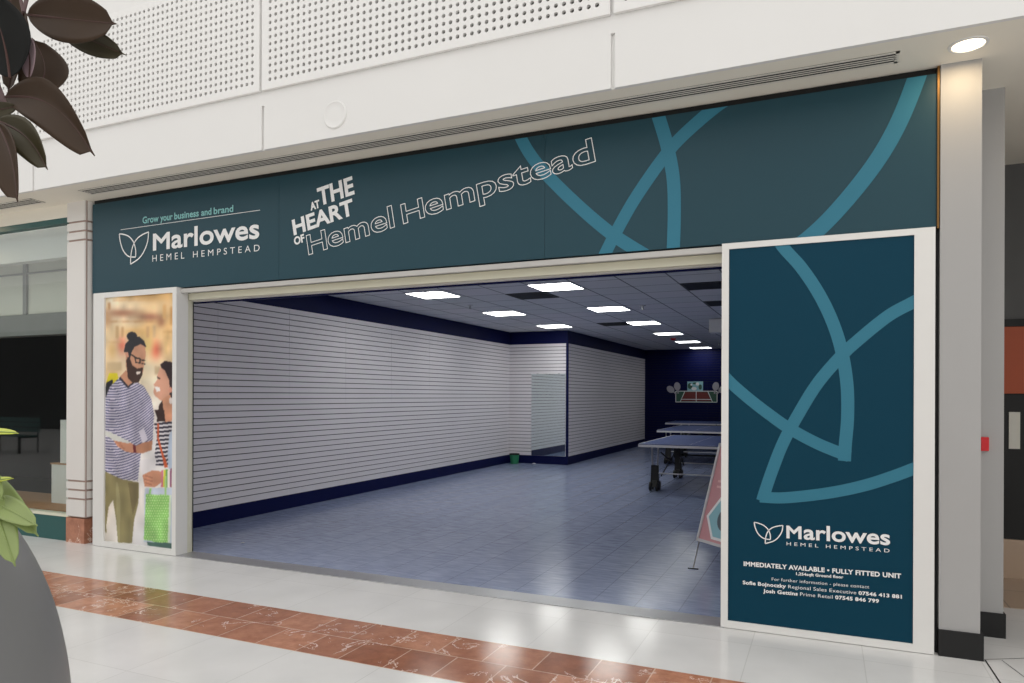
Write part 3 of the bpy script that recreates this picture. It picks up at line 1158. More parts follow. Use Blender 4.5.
fcs = np.stack([idx[:-1, :-1], idx[:-1, 1:], idx[1:, 1:], idx[1:, :-1]], -1).reshape(-1, 4)
me = bpy.data.meshes.new('poster_print')
me.from_pydata((verts - org).tolist(), [], fcs.tolist())
ca = me.color_attributes.new('print_colour', 'FLOAT_COLOR', 'POINT')
sr = np.clip(IMG.reshape(-1, 3) / 255.0, 0, 1)
ln_ = np.where(sr <= 0.04045, sr / 12.92, ((sr + 0.055) / 1.055) ** 2.4)
ca.data.foreach_set('color', np.concatenate([ln_, np.ones((len(ln_), 1))], 1).astype(np.float32).ravel())
m, n, l, p = new_mat('poster_print_ink')
at = n.new('ShaderNodeAttribute')
at.attribute_name = 'print_colour'
l.new(at.outputs['Color'], p.inputs['Base Color'])
p.inputs['Roughness'].default_value = 0.35
me.materials.append(m)
o = bpy.data.objects.new('poster_print', me)
COL.objects.link(o)
o.parent = ps
o['label'] = 'printed photo of a bearded man in a striped shirt and a laughing woman with a green shopping bag'
box_obj('backing_board', (ix0, Yp + 0.004, iz0), (ix1, Yp + 0.03, iz1), M_dark, ps)

# ------------------------------------------------------------------ right hoarding panel
yfr = 4.765
hp = thing('hoarding_panel', (-0.02, yfr, 0), 'tall deep teal hoarding panel in a white frame right of the shop opening', 'hoarding panel')
rx0, rx1 = -0.622, 0.577
jx0, jx1, jz0, jz1 = -0.578, 0.470, 0.050, 2.45
mb = MB()
mb.box((rx0, yfr, 0.004), (jx0, 4.95, 2.488))
mb.box((jx1, yfr, 0.004), (rx1, 4.95, 2.488))
mb.box((jx0, yfr, jz1), (jx1, 4.95, 2.488))
mb.box((jx0, yfr, 0.004), (jx1, 4.95, jz0))
mb.build('frame', M_frame, hp)
YQ = yfr + 0.010
box_obj('panel_board', (jx0, YQ, jz0), (jx1, YQ + 0.03, jz1), M_panel, hp)
P1 = [(768, 225), (783, 247), (800.8, 267), (818.4, 293), (832.5, 322), (841.8, 351.8), (847.0, 385), (847.6, 417), (845.3, 445), (844.4, 461)]
P2 = [(930, 293), (912.6, 302.5), (888.7, 315.6), (860.6, 338), (841.3, 355.8), (818.4, 382.2), (800.8, 410), (783.6, 441.8), (772, 471), (764.5, 493), (762.0, 501)]
P3 = [(715, 366), (730.5, 382.5), (748, 397.9), (769.2, 414.4), (790.3, 429), (818.4, 444), (849.5, 456.5)]
P4 = [(759.5, 496.9), (784, 497.8), (826.8, 493.2), (862.3, 486), (890.8, 477.2), (912.9, 469), (930, 462)]
ribbons('printed_ribbon', hp, YQ - 0.0015, [(P1, 0.072), (P2, 0.072), (P3, 0.072), (P4, 0.070)], (jx0, jx1, jz0, jz1))


def rp(x, y):
    return (730 + x / 5.39, 510 + y / 5.39)


Y3 = YQ - 0.004
mb = MB()
text_on(mb, 'M', rp(307, 150), rp(383, 155.2), rp(307, 86), Y3, bold=0.006)
text_on(mb, 'arlowes', rp(400, 156.4), rp(860, 187.8), rp(400, 90), Y3, bold=0.006, tall=1.14)
A = at_y(*rp(305, 150), Y3)
B = at_y(*rp(862, 188), Y3)
emblem(mb, A, (B - A).length, Y3, 0.0065)
mb.build('wordmark', M_print, hp)
lettering('place_name', hp, M_print, 'HEMEL HEMPSTEAD', rp(305, 190), rp(860, 229), rp(305, 172), Y3, spacing=1.6)
lettering('availability_line', hp, M_print, 'IMMEDIATELY AVAILABLE • FULLY FITTED UNIT', rp(75, 300), rp(921, 368), rp(75, 278), Y3, bold=0.003, spacing=1.06)
lettering('size_line', hp, M_print, '1,254sqft Ground floor', rp(357, 350), rp(610, 369), rp(357, 336), Y3, bold=0.002, spacing=1.06)
lettering('contact_line', hp, M_print, 'For further information - please contact', rp(225, 380), rp(750, 423), rp(225, 364), Y3, spacing=1.06)
for tx, x0_, x1_, b_ in (('Sofie Bojnoczky', 70, 300, 1), ('Regional Sales Executive', 314, 681, 0), ('07546 413 881', 694, 925, 1)):
    lettering('contact_line', hp, M_print, tx, rp(x0_, 399 + (x0_ - 70) * .0912), rp(x1_, 399 + (x1_ - 70) * .0912), rp(x0_, 381 + (x0_ - 70) * .0912), Y3, bold=0.0026 * b_, spacing=1.06)
for tx, x0_, x1_, b_ in (('Josh Gettins', 180, 364, 1), ('Prime Retail', 378, 554, 0), ('07545 846 799', 568, 802, 1)):
    lettering('contact_line', hp, M_print, tx, rp(x0_, 444 + (x0_ - 180) * .0905), rp(x1_, 444 + (x1_ - 180) * .0905), rp(x0_, 426 + (x0_ - 180) * .0905), Y3, bold=0.0026 * b_, spacing=1.06)

# ------------------------------------------------------------------ shutter header and guide
sh = thing('roller_shutter', (-3.05, 4.82, 2.38), 'raised cream roller shutter housing across the top of the shop opening', 'shutter')
hx0, hx1 = ox1, rx0
box_obj('cover_strip', (ox1 + 0.002, YF + 0.006, 2.442), (hx1 - 0.002, YF + 0.05, 2.480), M_lightgrey, sh)
mb = MB()
mb.box((-5.505, 4.893, 2.388), (hx1, 4.91, 2.448))
mb.box((-5.505, 4.91, 2.388), (hx1, 5.03, 2.40))
mb.box((-5.505, 4.85, 2.455), (hx1, 5.03, 2.49))
mb.build('housing', M_cream, sh)
box_obj('bottom_bar', (-5.49, 4.93, 2.376), (hx1 - 0.01, 4.97, 2.3875), M_lightgrey, sh)
mb = MB()
mb.box((-5.55, 4.89, 0.004), (-5.532, 4.955, 2.39))
mb.box((-5.519, 4.89, 0.004), (-5.512, 4.955, 2.39))
mb.box((-5.55, 4.95, 0.004), (-5.512, 4.957, 2.39))
struct(mb.build('trim_13', M_cream))
struct(box_obj('trim_11', (-5.6, 5.031, 2.374), (hx1 + 0.1, 5.06, ZC), M_navy))
struct(box_obj('trim_12', (XL - 0.1, 4.958, 0), (-5.515, 4.97, ZC), M_dark))
struct(box_obj('wall_front_right', (rx0 + 0.03, 4.955, 0), (XR, 4.99, ZC), M_navy))


# ------------------------------------------------------------------ soffit fittings
def vent(x0, x1, y0, y1, label):
    t = thing('slot_vent', ((x0 + x1) / 2, (y0 + y1) / 2, ZS), label, 'air vent', 'slot vents in the soffit')
    zb, zt = ZS - 0.0045, ZS - 0.003
    mb = MB()
    mb.box((x0, y0, zb), (x1, y0 + 0.023, zt))
    mb.box((x0, y1 - 0.023, zb), (x1, y1, zt))
    mb.box((x0, y0, zb), (x0 + 0.02, y1, zt))
    mb.box((x1 - 0.02, y0, zb), (x1, y1, zt))
    mb.build('vent_frame', M_vent, t)
    box_obj('vent_cavity', (x0 + 0.002, y0 + 0.002, ZS - 0.0025), (x1 - 0.002, y1 - 0.002, ZS - 0.0005), M_dark, t)
    w = (y1 - y0 - 0.046)
    for i in range(3):
        yc = y0 + 0.023 + w * (i + 1) / 4
        box_obj('blade', (x0 + 0.01, yc - 0.0055, zb), (x1 - 0.01, yc + 0.0055, zt), M_vent, t)
    return t


vent(-6.50, 0.37, 4.495, 4.648, 'long slot vent in the soffit running the whole length of the fascia sign')
vent(-9.5, -7.20, 4.495, 4.648, 'short slot vent in the soffit above the left shop window')
t = thing('downlight', (0.705, 4.565, ZS), 'lit round downlight in the soffit above the right column', 'ceiling light')
MB().lathe((0.705, 4.565, ZS), (0, 0, -1), [(0.098, 0.0005), (0.096, 0.006), (0.082, 0.009), (0.078, 0.005), (0.076, 0.0005)], 40).build('bezel', M_frame, t, smooth=True)
MB().lathe((0.705, 4.565, ZS), (0, 0, -1), [(0.077, 0.001), (0.077, 0.004), (0, 0.005)], 40).build('lamp_lens', M_down, t)


def down_lamp(x, y, e):
    ld = bpy.data.lights.new('downlight_glow', 'AREA')
    ld.shape = 'DISK'
    ld.size = 0.17
    ld.energy = e
    ld.color = (1.0, 0.76, 0.46)
    ld.spread = math.radians(180)
    lo = bpy.data.objects.new('downlight_glow', ld)
    COL.objects.link(lo)
    lo.location = (x, y, ZS - 0.012)


down_lamp(0.705, 4.565, 2.3)
down_lamp(-8.75, 4.565, 1.8)

# break-glass call point
t = thing('call_point', (0.905, 5.285, 1.16), 'small red fire call point on the grey rear column', 'fire call point')
box_obj('case', (0.880, 5.255, 1.163), (0.930, 5.2855, 1.25), M_red, t, bevel=0.004)
box_obj('glass_panel', (0.888, 5.252, 1.18), (0.922, 5.2555, 1.232), M_red, t)

# ------------------------------------------------------------------ shop ceiling fittings
lights = [(-5.06, 8.69), (-5.07, 11.13), (-5.06, 13.57), (-3.205, 8.65), (-3.235, 11.19), (-3.245, 13.60), (-3.27, 16.15), (-3.30, 18.75), (-3.36, 21.2)]
LL = ['square light panel in shop ceiling, nearest of the left row', 'square light panel in shop ceiling, second of the left row', 'square light panel in shop ceiling above the return wall, last of the left row',
      'square light panel in shop ceiling, nearest of the long right row', 'square light panel in shop ceiling, second of the long right row', 'square light panel in shop ceiling, third of the long right row',
      'square light panel in shop ceiling, fourth of the long right row', 'square light panel in shop ceiling, fifth of the long right row', 'square light panel in shop ceiling close to the navy back wall']
lp = None
for (xa, ya), lab in zip(lights, LL):
    if lp is None:
        c = thing('light_panel', (0, 0, ZC), lab, 'ceiling light', 'lit ceiling panels')
        mb = MB()
        w = 0.3
        for a, b in (((-w, -w), (w, -w + 0.02)), ((-w, w - 0.02), (w, w)), ((-w, -w), (-w + 0.02, w)), ((w - 0.02, -w), (w, w))):
            mb.box((a[0], a[1], ZC - 0.004), (b[0], b[1], ZC - 0.0005))
        mb.build('frame', M_alu, c)
        box_obj('diffuser', (-w + 0.02, -w + 0.02, ZC - 0.004), (w - 0.02, w - 0.02, ZC - 0.001), M_led, c)
        lp = c
    else:
        c = copy_tree(lp)
    if ya > 14:
        for ch in c.children:
            if ch.name.startswith('diffuser'):
                ch.data = ch.data.copy()
                ch.data.materials[0] = M_led2
    c['label'] = lab
    c.location = (xa, ya, ZC)
vp = None
for (x, y), lab in zip(((-3.79, 9.27), (-1.39, 9.27), (-3.79, 13.55), (-1.39, 11.1), (-3.2, 10.66)),
                       ('dark square vent in shop ceiling, left of the nearest right-row light', 'dark square vent in shop ceiling beside the teal hoarding panel', 'dark square vent in shop ceiling left of the third right-row light',
                        'dark square vent in shop ceiling behind the one beside the hoarding', '')):
    if not lab:
        continue
    if vp is None:
        c = thing('ceiling_vent', (0, 0, ZC), lab, 'air vent', 'dark ceiling vents')
        mb = MB()
        w = 0.29
        mb.box((-w, -w, ZC - 0.01), (w, -w + 0.03, ZC - 0.0005)).box((-w, w - 0.03, ZC - 0.01), (w, w, ZC - 0.0005)).box((-w, -w, ZC - 0.01), (-w + 0.03, w, ZC - 0.0005)).box((w - 0.03, -w, ZC - 0.01), (w, w, ZC - 0.0005))
        mb.build('frame', M_black, c)
        mb = MB()
        for i in range(9):
            yy = -w + 0.04 + i * 0.058
            mb.prism([(-w + 0.03, yy, ZC - 0.002), (-w + 0.03, yy + 0.035, ZC - 0.012), (-w + 0.03, yy + 0.038, ZC - 0.010), (-w + 0.03, yy + 0.003, ZC - 0.001)], (2 * w - 0.06, 0, 0))
        mb.build('louvres', M_black, c)
        vp = c
    else:
        c = copy_tree(vp)
    c['label'] = lab
    c.location = (x, y, ZC)


def sprinkler(x, y, lab):
    t = thing('sprinkler_head', (x, y, ZC), lab, 'sprinkler', 'ceiling sprinklers')
    MB().lathe((x, y, ZC), (0, 0, -1), [(0.045, 0.0005), (0.045, 0.008), (0.014, 0.014), (0.012, 0.06), (0, 0.06)], 16).build('stem_cup', M_alu, t)
    MB().lathe((x, y, ZC), (0, 0, -1), [(0, 0.06), (0.034, 0.062), (0.034, 0.066), (0, 0.068)], 16).build('deflector', M_alu, t)


sprinkler(-5.09, 9.88, 'small sprinkler head between the first two left-row lights')
sprinkler(-2.62, 10.95, 'small sprinkler head right of the second right-row light')
sprinkler(-2.60, 19.4, 'small sprinkler head right of the last lights')
t = thing('smoke_detector', (-3.39, 17.3, ZC), 'red dome alarm on the shop ceiling between the far lights', 'smoke alarm')
MB().lathe((-3.39, 17.3, ZC), (0, 0, -1), [(0.07, 0.0005), (0.07, 0.02), (0.055, 0.05), (0.03, 0.062), (0, 0.064)], 24).build('dome', M_red, t, smooth=True)
MB().lathe((-3.39, 17.3, ZC), (0, 0, -1), [(0.085, 0.0005), (0.085, 0.012), (0.07, 0.014)], 24).build('mount_ring', M_frame, t)
t = thing('ceiling_unit', (-1.75, 13.4, ZC), 'white box unit hanging under the ceiling beside the hoarding panel', 'ceiling unit')
box_obj('case', (-1.95, 13.22, 2.65), (-1.45, 13.5, 2.892), M_frame, t, bevel=0.01)
box_obj('mount_plate', (-1.85, 13.27, 2.893), (-1.55, 13.45, ZC - 0.001), M_alu, t)

# ------------------------------------------------------------------ mirror, bin, scraps
t = thing('wall_mirror', (-5.55, YRET, ZK), 'frameless mirror on the white return wall beside the blue corner', 'mirror')
box_obj('mirror_pane', (-5.94, YRET - 0.012, ZK + 0.004), (-5.15, YRET - 0.002, 1.97), M_mirror, t)
for x in (-5.8, -5.3):
    box_obj('clip', (x - 0.02, YRET - 0.016, 1.962), (x + 0.02, YRET - 0.001, 1.985), M_alu, t)
bxp, byp = -6.24, 14.26
t = thing('waste_bin', (bxp, byp, 0), 'small green bin in the corner below the white slatted walls', 'bin')
mb = MB()
mb.lathe((bxp, byp, 0.004), (0, 0, 1), [(0, 0), (0.085, 0), (0.105, 0.20), (0.098, 0.20), (0.078, 0.012), (0, 0.012)], 24)
mb.build('bucket', M_green, t, smooth=True)
MB().lathe((bxp, byp, 0.20), (0, 0, 1), [(0.106, 0.0), (0.113, 0.004), (0.113, 0.026), (0.099, 0.03), (0.097, 0.0)], 24).build('rim', M_black, t)


def scrap(x, y, s, lab):
    mb = MB()
    pts = [(x + s * math.cos(a) * random.uniform(.6, 1), y + s * 0.7 * math.sin(a) * random.uniform(.6, 1), 0.006 + random.uniform(0, s * 0.35)) for a in [i * math.pi / 3.5 for i in range(7)]]
    k = len(mb.v)
    mb.v += pts + [(x, y, 0.008 + s * 0.3)]
    for i in range(7):
        mb.face([k + i, k + (i + 1) % 7, k + 7])
    tag(mb.build('paper_scrap', M_paper), lab, 'paper scrap', 'paper scraps')


scrap(-5.344, 5.43, 0.035, 'scrap of white paper on the blue floor near the opening')
scrap(-5.82, 14.38, 0.07, 'crumpled scrap of white paper on the floor below the mirror')


# ------------------------------------------------------------------ table tennis tables
def tennis_table():
    """long side along y, centred on the origin"""
    r = thing('tennis_table', (0, 0, 0), '', 'table tennis table', 'table tennis tables')
    hw, hl, zt = 0.7625, 1.37, 0.76
    for s in (-1, 1):
        y0, y1 = (0.006, hl) if s > 0 else (-hl, -0.006)
        tp = box_obj('table_top', (-hw, y0, zt - 0.022), (hw, y1, zt), M_tabletop, r)
        mb = MB()
        for a, b in (((-hw, y0), (-hw + 0.02, y1)), ((hw - 0.02, y0), (hw, y1)), ((-0.002, y0), (0.002, y1)), ((-hw, y1 - 0.02) if s > 0 else (-hw, y0), (hw, y1) if s > 0 else (hw, y0 + 0.02))):
            mb.quad((a[0], a[1], zt + 0.001), (b[0], a[1], zt + 0.001), (b[0], b[1], zt + 0.001), (a[0], b[1], zt + 0.001))
        mb.build('boundary_lines', M_whiteline, tp)
        mb = MB()
        ye = y1 if s > 0 else y0
        mb.box((-hw, ye - 0.004, zt - 0.05), (hw, ye + 0.004, zt - 0.012))
        for sx in (-1, 1):
            mb.box((sx * hw - 0.004, y0, zt - 0.05), (sx * hw + 0.004, y1, zt - 0.012))
        mb.build('apron_edge', M_whiteline, tp)
        yl = s * 0.96
        for sx in (-1, 1):
            x = sx * 0.60
            mb = MB()
            mb.tube([(x - 0.05, yl, zt - 0.03), (x - 0.035, yl, 0.16)], 0.014, 8)
            mb.tube([(x + 0.05, yl, zt - 0.03), (x + 0.035, yl, 0.16)], 0.014, 8)
            lg_ = mb.build('leg', M_chrome, r)
            mb = MB()
            mb.prism([(x - 0.055, yl - 0.03, 0.40), (x + 0.055, yl - 0.03, 0.40), (x + 0.062, yl - 0.035, 0.10), (x - 0.062, yl - 0.035, 0.10)], (0, 0.06, 0))
            mb.build('leg_shroud', M_rubber, lg_)
            mb = MB()
            for yy in (-0.085, 0.085):
                for xx in (-0.05, 0.05):
                    mb.lathe((x + xx, yl + yy, 0.075), (1, 0, 0), [(0, -0.018), (0.05, -0.018), (0.072, -0.012), (0.072, 0.012), (0.05, 0.018), (0, 0.018)], 20)
            mb.tube([(x - 0.06, yl - 0.085, 0.075), (x + 0.06, yl - 0.085, 0.075)], 0.012, 8)
            mb.tube([(x - 0.06, yl + 0.085, 0.075), (x + 0.06, yl + 0.085, 0.075)], 0.012, 8)
            mb.prism([(x - 0.04, yl - 0.11, 0.07), (x - 0.04, yl + 0.11, 0.07), (x - 0.04, yl + 0.05, 0.16), (x - 0.04, yl - 0.05, 0.16)], (0.08, 0, 0))
            mb.build('wheel_carriage', M_rubber, lg_)
        MB().tube([(-0.57, yl, 0.275), (0.57, yl, 0.275)], 0.010, 8).build('stretcher', M_whiteline, r)
        for sx in (-1, 1):
            mb = MB()
            mb.tube([(sx * 0.5, yl, 0.60), (sx * 0.42, s * 0.18, 0.34)], 0.012, 8)
            mb.tube([(sx * 0.5, yl, 0.24), (sx * 0.42, s * 0.10, 0.60)], 0.010, 8)
            mb.build('brace', M_black, r)
    mb = MB()
    mb.box((-0.46, -0.16, 0.46), (-0.36, 0.16, 0.68)).box((0.36, -0.16, 0.46), (0.46, 0.16, 0.68))
    mb.tube([(-0.5, 0, 0.5), (0.5, 0, 0.5)], 0.016, 8)
    mb.build('folding_mechanism', M_black, r)
    return r


tt = tennis_table()
for i, (x, y, rz, lab) in enumerate(((-1.87, 12.14, 0, 'blue table tennis table nearest the opening, its wheeled legs in view'),
                                     (-2.58, 16.68, 0, 'blue table tennis table directly behind the nearest one'),
                                     (-2.7, 20.45, math.pi / 2, 'blue table tennis table set crosswise under the wall picture at the back'))):
    c = tt if i == 0 else copy_tree(tt)
    c['label'] = lab
    c.location = (x, y, 0.006)
    c.rotation_euler = (0, 0, rz)

# ------------------------------------------------------------------ back wall picture, bats, print
yb = YBACK - 0.002
t = thing('wall_decal', (-3.55, yb, 1.32), 'wide wall picture of a red and green court on the navy back wall', 'wall picture')
x0, x1, z0, z1 = -4.16, -2.95, 1.32, 1.645
box_obj('board', (x0, yb - 0.012, z0), (x1, yb, z1), M_decalgreen, t)
mb = MB()
yy = yb - 0.014
mb.quad((x0 + 0.16, yy, z0 + 0.03), (x1 - 0.16, yy, z0 + 0.03), (x1 - 0.28, yy, z1 - 0.03), (x0 + 0.28, yy, z1 - 0.03))
mb.build('court', M_decalred, t)
mb = MB()
yy = yb - 0.016
for a, b in (((x0, z0), (x1, z0)), ((x0, z1), (x1, z1)), ((x0, z0), (x0, z1)), ((x1, z0), (x1, z1)), ((x0 + 0.13, z0), (x0 + 0.27, z1)), ((x1 - 0.13, z0), (x1 - 0.27, z1)), (((x0 + x1) / 2, z0), ((x0 + x1) / 2, z1)), ((x0 + 0.15, z0 + 0.08), (x1 - 0.15, z0 + 0.08))):
    stroke(mb, [(a[0], yy, a[1]), (b[0], yy, b[1])], 0.02)
mb.build('court_lines', M_print, t)


def bat(cx, cz, ang, lab):
    t = thing('wall_bat', (cx, yb, cz), lab, 'table tennis bat', 'bats on the back wall')
    ca_, sa_ = math.cos(ang), math.sin(ang)
    pts = []
    for i in range(20):
        a = 2 * math.pi * i / 20
        ux, uz = 0.095 * math.cos(a), 0.125 * math.sin(a)
        pts.append((cx + ux * ca_ - uz * sa_, yb - 0.002, cz + ux * sa_ + uz * ca_))
    MB().prism(pts, (0, -0.012, 0)).build('blade', M_batgrey, t)
    h = []
    for ux, uz in ((-0.018, -0.11), (0.018, -0.11), (0.022, -0.22), (-0.022, -0.22)):
        h.append((cx + ux * ca_ - uz * sa_, yb - 0.002, cz + ux * sa_ + uz * ca_))
    MB().prism(h, (0, -0.022, 0)).build('handle', M_batgrey, t)


bat(-4.32, 1.70, 0.9, 'pale bat on the back wall, outer one at the picture left end')
bat(-4.12, 1.79, 0.15, 'pale bat on the back wall, upright one at the picture left end')
bat(-2.99, 1.79, -0.15, 'pale bat on the back wall, upright one at the picture right end')
bat(-2.80, 1.70, -0.9, 'pale bat on the back wall, outer one at the picture right end')
t = thing('wall_print', (-3.59, yb, 1.65), 'small green and white print above the court picture on the back wall', 'print')
box_obj('sheet', (-3.82, yb - 0.006, 1.655), (-3.36, yb, 1.935), M_aqua, t)
mb = MB()
for (cx, cz, rx_, rz_) in ((-3.74, 1.80, 0.07, 0.09), (-3.60, 1.88, 0.06, 0.03), (-3.44, 1.77, 0.05, 0.08)):
    mb.quad(*[(cx + rx_ * math.cos(a), yb - 0.008, cz + rz_ * math.sin(a)) for a in [i * math.pi / 6 for i in range(12)]])
mb.build('green_shapes', M_decalgreen, t)
mb = MB()
for (cx, cz, rx_, rz_) in ((-3.62, 1.72, 0.08, 0.05), (-3.52, 1.86, 0.05, 0.05), (-3.70, 1.84, 0.03, 0.03)):
    mb.quad(*[(cx + rx_ * math.cos(a), yb - 0.009, cz + rz_ * math.sin(a)) for a in [i * math.pi / 6 for i in range(12)]])
mb.build('white_shapes', M_print, t)

# ------------------------------------------------------------------ A-board beside the hoarding
BL = Vector((-1.056, 6.523, 0.20))
ed = Vector((0.726, -0.688, 0)).normalized()
TL = Vector((-0.8825, 6.707, 1.067))
upd = (TL - BL)
hgt = upd.length
upd.normalize()
nrm = ed.cross(upd).normalized()
if nrm.y > 0:
    nrm = -nrm
wd = 0.62
ab = thing('pavement_sign', (-0.75, 6.45, 0), 'pink pavement sign with aqua hexagon leaning beside the hoarding panel', 'pavement sign')


def bp(u, v, o=0.0):
    return BL + ed * u + upd * v + nrm * o


mb = MB()
for (u0, v0, u1, v1) in ((0, 0, 0.025, hgt), (wd - 0.025, 0, wd, hgt), (0, 0, wd, 0.025), (0, hgt - 0.025, wd, hgt)):
    mb.prism([bp(u0, v0), bp(u1, v0), bp(u1, v1), bp(u0, v1)], nrm * 0.018)
mb.build('frame', M_whiteline, ab)
MB().prism([bp(0.02, 0.02), bp(wd - 0.02, 0.02), bp(wd - 0.02, hgt - 0.02), bp(0.02, hgt - 0.02)], nrm * 0.008).build('panel', M_salmon, ab)
cx, cv = wd * 0.5, 0.235


def hexa(r, o):
    return [bp(cx + r * 1.08 * math.cos(math.pi / 3 * i), cv + r * 0.92 * math.sin(math.pi / 3 * i), o) for i in range(6)]


MB().quad(*hexa(0.235, 0.0095)).build('hexagon_border', M_print, ab)
MB().quad(*hexa(0.205, 0.011)).build('hexagon', M_aqua, ab)
MB().quad(*[bp(cx + 0.1 * math.cos(2 * math.pi * i / 24), cv + 0.1 * math.sin(2 * math.pi * i / 24), 0.0125) for i in range(24)]).build('disc_print', M_ringgrey, ab)
mb = MB()
for v, u0, u1 in ((0.60, 0.14, 0.48), (0.55, 0.10, 0.5), (0.50, 0.10, 0.44)):
    mb.quad(bp(u0, v, 0.0095), bp(u1, v, 0.0095), bp(u1, v + 0.02, 0.0095), bp(u0, v + 0.02, 0.0095))
mb.build('printed_lines', M_palepink, ab)
F1 = Vector((-1.049, 6.262, 0.006))
MB().tube([bp(0.02, 0.02, -0.004), F1], 0.006, 8).build('leg', M_chrome, ab)
MB().tube([F1 - Vector((0.045, 0, 0)), F1 + Vector((0.045, 0, 0))], 0.006, 8).build('foot', M_rubber, ab)
F2 = F1 + ed * (wd - 0.04)
MB().tube([bp(wd - 0.02, 0.02, -0.004), F2], 0.006, 8).build('leg', M_chrome, ab)
MB().tube([F2 - Vector((0.045, 0, 0)), F2 + Vector((0.045, 0, 0))], 0.006, 8).build('foot', M_rubber, ab)
for u in (0.03, wd - 0.03):
    a_ = bp(u, hgt - 0.05, -0.006)
    f_ = Vector((a_.x, a_.y, 0)) - Vector((nrm.x, nrm.y, 0)).normalized() * 0.33 + Vector((0, 0, 0.006))
    MB().tube([a_, f_], 0.007, 8).build('rear_leg', M_chrome, ab)

# ------------------------------------------------------------------ potted rubber plant in front
PC = fwd * 1.7 - rgt * 1.635
pot = thing('potted_plant', PC, 'big round grey planter at left front holding a dark rubber plant and pale green leaves', 'potted plant')
prof = [(0, 0.0), (0.24, 0.0), (0.27, 0.02)]
for i in range(1, 30):
    z = 0.02 + i * 1.19 / 29
    if z < 0.6:
        r = 0.27 + 0.23 * math.sin((z - 0.02) / 0.58 * math.pi / 2)
    else:
        r = 0.5 * math.sqrt(max(0, 1 - ((z - 0.6) / 0.8) ** 2))
    prof.append((r, z))
rr_ = prof[-1][0]
prof += [(rr_ - 0.012, 1.222), (rr_ - 0.03, 1.215), (rr_ - 0.03, 1.12)]
MB().lathe(PC, (0, 0, 1), prof, 64).build('planter', M_planter, pot, smooth=True)
MB().lathe(PC, (0, 0, 1), [(rr_ - 0.031, 1.13), (0.15, 1.145), (0, 1.15)], 32).build('soil', M_soil, pot)


def leaf(name, parent, base, tip, width, nvec, m, sag=0.0, fold=0.15, blunt=0.75, mid=None, seg=22, cross=8, point=0.05, arc=0.0):
    base, tip, nv = Vector(base), Vector(tip), Vector(nvec).normalized()
    ax = tip - base
    L = ax.length
    ax.normalize()
    side = ax.cross(nv).normalized()
    nv = side.cross(ax).normalized()
    mb = MB()
    mb.use(m)
    rows = []
    for i in range(seg + 1):
        t_ = i / seg
        w = (math.sin(math.pi * min(1, t_ ** blunt)) ** 0.62 if 0 < t_ < 1 else 0) * width * 0.5
        if t_ > 1 - point:
            w = min(w, width * 0.035)
        w = max(w, width * 0.008)
        cpt = base + ax * (L * t_) + Vector((0, 0, -1)) * sag * L * t_ * t_ + side * (arc * L * math.sin(math.pi * t_))
        row = []
        for j in range(cross + 1):
            q = 2 * j / cross - 1
            row.append(len(mb.v))
            mb.v.append(tuple(cpt + side * (w * q) + nv * (abs(q) ** 1.3 * w * fold * 2 - 0.012 * math.sin(t_ * 9 + q * 2) * width * 0.5)))
        rows.append(row)
    for i in range(seg):
        for j in range(cross):
            mb.face([rows[i][j], rows[i][j + 1], rows[i + 1][j + 1], rows[i + 1][j]])
    o = mb.build(name, None, parent, smooth=True)
    sd = o.modifiers.new('thickness', 'SOLIDIFY')
    sd.thickness = 0.0016
    pth = [base + ax * (L * i / 10 * 0.985) + Vector((0, 0, -1)) * sag * L * (i / 10) ** 2 + side * (arc * L * math.sin(math.pi * i / 10 * 0.985)) + nv * 0.001 for i in range(11)]
    MB().tube(pth, 0.0028, 6, 0.0008).build('midrib', mid or M_midrib, o)
    return o


tocam = -fwd
TOP = Vector((-2.02, 0.90, 2.36))
MB().tube([PC + Vector((0, 0, 1.13)), PC + Vector((0.02, 0.01, 1.6)), PC + Vector((0.05, -0.02, 2.05)), TOP, TOP + Vector((0.10, 0.06, 0.35))], 0.022, 10, 0.012).build('stem', M_stem, pot, smooth=True)
DL = 1.45
nodeA = at_d(-14, 60, DL)
nodeB = at_d(6, 108, DL)
nodeC = at_d(24, 12, DL)
MB().tube([TOP, nodeA, nodeB, at_d(2, 124, DL)], 0.010, 8, 0.005).build('branch', M_stem, pot, smooth=True)
MB().tube([TOP + Vector((0.08, 0.04, 0.25)), at_d(30, -30, DL), at_d(27, -4, DL), nodeC], 0.007, 8, 0.003).build('branch', M_stem, pot, smooth=True)
MB().tube([nodeC, at_d(19, -6, DL), at_d(14, -30, DL)], 0.004, 8, 0.002).build('twig', M_stem, pot, smooth=True)
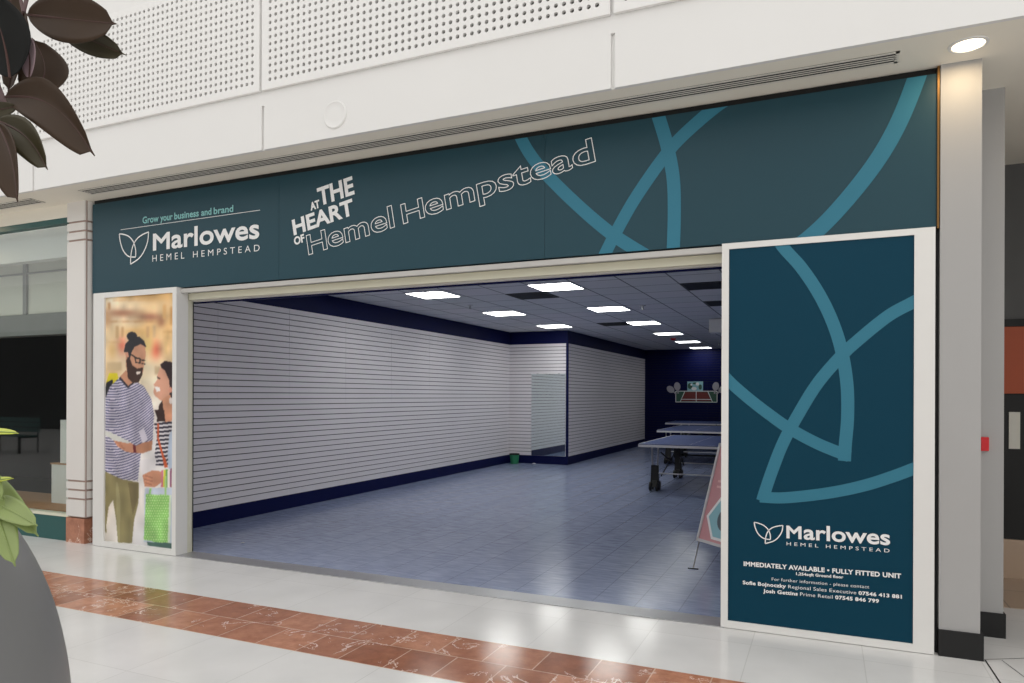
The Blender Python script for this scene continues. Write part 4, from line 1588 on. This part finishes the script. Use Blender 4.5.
LV = [  # base px, tip px, base depth, tip depth, width m, normal (right, up, toward camera), material, fold, fullest point, bow
    ((28, 15), (117, 24), 1.46, 1.40, 0.094, (0, -0.25, 1), M_leafdark, 0.12, 1.05, 0.0),
    ((50, 22), (126, 55), 1.50, 1.44, 0.056, (0.1, -0.5, 1), M_leafgreen, 0.2, 1.2, 0.0),
    ((10, 78), (-16, -10), 1.38, 1.36, 0.104, (0.3, 0, 1), M_leafblack, 0.15, 0.95, 0.05),
    ((30, 78), (20, 32), 1.50, 1.52, 0.046, (-0.4, 0.2, 1), M_leafback, 0.1, 0.9, 0.12),
    ((34, 98), (32, 38), 1.52, 1.56, 0.092, (0.5, 0.1, 1), M_leafdark, 0.12, 0.8, 0.14),
    ((6, 97), (95, 156), 1.44, 1.36, 0.092, (0.05, -0.4, 1), M_leafdark, 0.22, 1.12, -0.14),
    ((-2, 121), (48, 170), 1.42, 1.38, 0.064, (0.2, -0.3, 1), M_leafgreen, 0.22, 0.95, -0.10),
    ((-1, 124), (18, 202), 1.40, 1.36, 0.078, (-0.3, -0.2, 1), M_leafdark, 0.22, 1.0, -0.07),
    ((-30, 118), (4, 182), 1.40, 1.38, 0.080, (0.3, 0, 1), M_leafblack, 0.1, 0.9, 0.0),
    ((-14, 112), (18, 106), 1.44, 1.42, 0.030, (0, -0.6, 1), M_leafgreen, 0.2, 0.9, 0.0),
    ((24, 10), (8, 92), 1.49, 1.50, 0.070, (-0.3, 0.3, 1), M_leafdark, 0.1, 0.9, 0.0),
    ((22, 60), (8, -14), 1.52, 1.52, 0.050, (0.5, 0, 1), M_leafdark, 0.1, 0.9, 0.0),
    ((-10, 60), (-90, 20), 1.46, 1.40, 0.110, (0, 0.2, 1), M_leafdark, 0.12, 0.9, 0.0),
    ((-10, 90), (-110, 130), 1.46, 1.40, 0.110, (0, 0.2, 1), M_leafdark, 0.12, 0.9, 0.0),
    ((24, -10), (70, -90), 1.48, 1.44, 0.110, (0.2, 0.2, 1), M_leafdark, 0.12, 0.9, 0.0),
    ((-20, -10), (-80, -90), 1.48, 1.44, 0.110, (0.2, 0.2, 1), M_leafdark, 0.12, 0.9, 0.0),
]
for b_, t_, d0, d1, w_, nv_, m_, fo, bl, ar in LV:
    nvw = rgt * nv_[0] + upv * nv_[1] + tocam * nv_[2]
    leaf('leaf', pot, at_d(*b_, d0), at_d(*t_, d1), w_, nvw, m_, 0.0, fo, bl, arc=ar)

# pale green plant at the planter rim
G0 = PC + Vector((0.20, -0.05, 1.14))
for b_, t_, d0, d1, w_, nv_, m_, sag in (
        ((-14, 478), (15, 566), 1.58, 1.42, 0.060, (0.5, 0.3, 1), M_lime, 0.0),
        ((-12, 500), (37, 520), 1.56, 1.44, 0.050, (0, 0.8, 1), M_lime, 0.05),
        ((-20, 470), (38, 536), 1.60, 1.46, 0.050, (0.3, 0.4, 1), M_lime, 0.0),
        ((-26, 432), (18, 431), 1.55, 1.50, 0.022, (0, 0.9, 0.6), M_lime2, 0.03),
        ((-26, 486), (13, 475), 1.55, 1.50, 0.020, (0, 0.9, 0.6), M_lime2, 0.05),
        ((-30, 450), (2, 500), 1.55, 1.50, 0.050, (0.3, 0.3, 1), M_lime, 0.0),
        ((-60, 480), (-90, 540), 1.5, 1.42, 0.060, (0, 0.4, 1), M_lime, 0.05)):
    nvw = rgt * nv_[0] + upv * nv_[1] + tocam * nv_[2]
    bb = at_d(*b_, d0)
    leaf('pale_leaf', pot, bb, at_d(*t_, d1), w_, nvw, m_, sag, 0.14, 0.8, mid=M_lime)
    MB().tube([G0, (G0 + bb) * 0.5 + Vector((0, 0, 0.03)), bb], 0.003, 6, 0.002).build('pale_stalk', M_lime, pot)
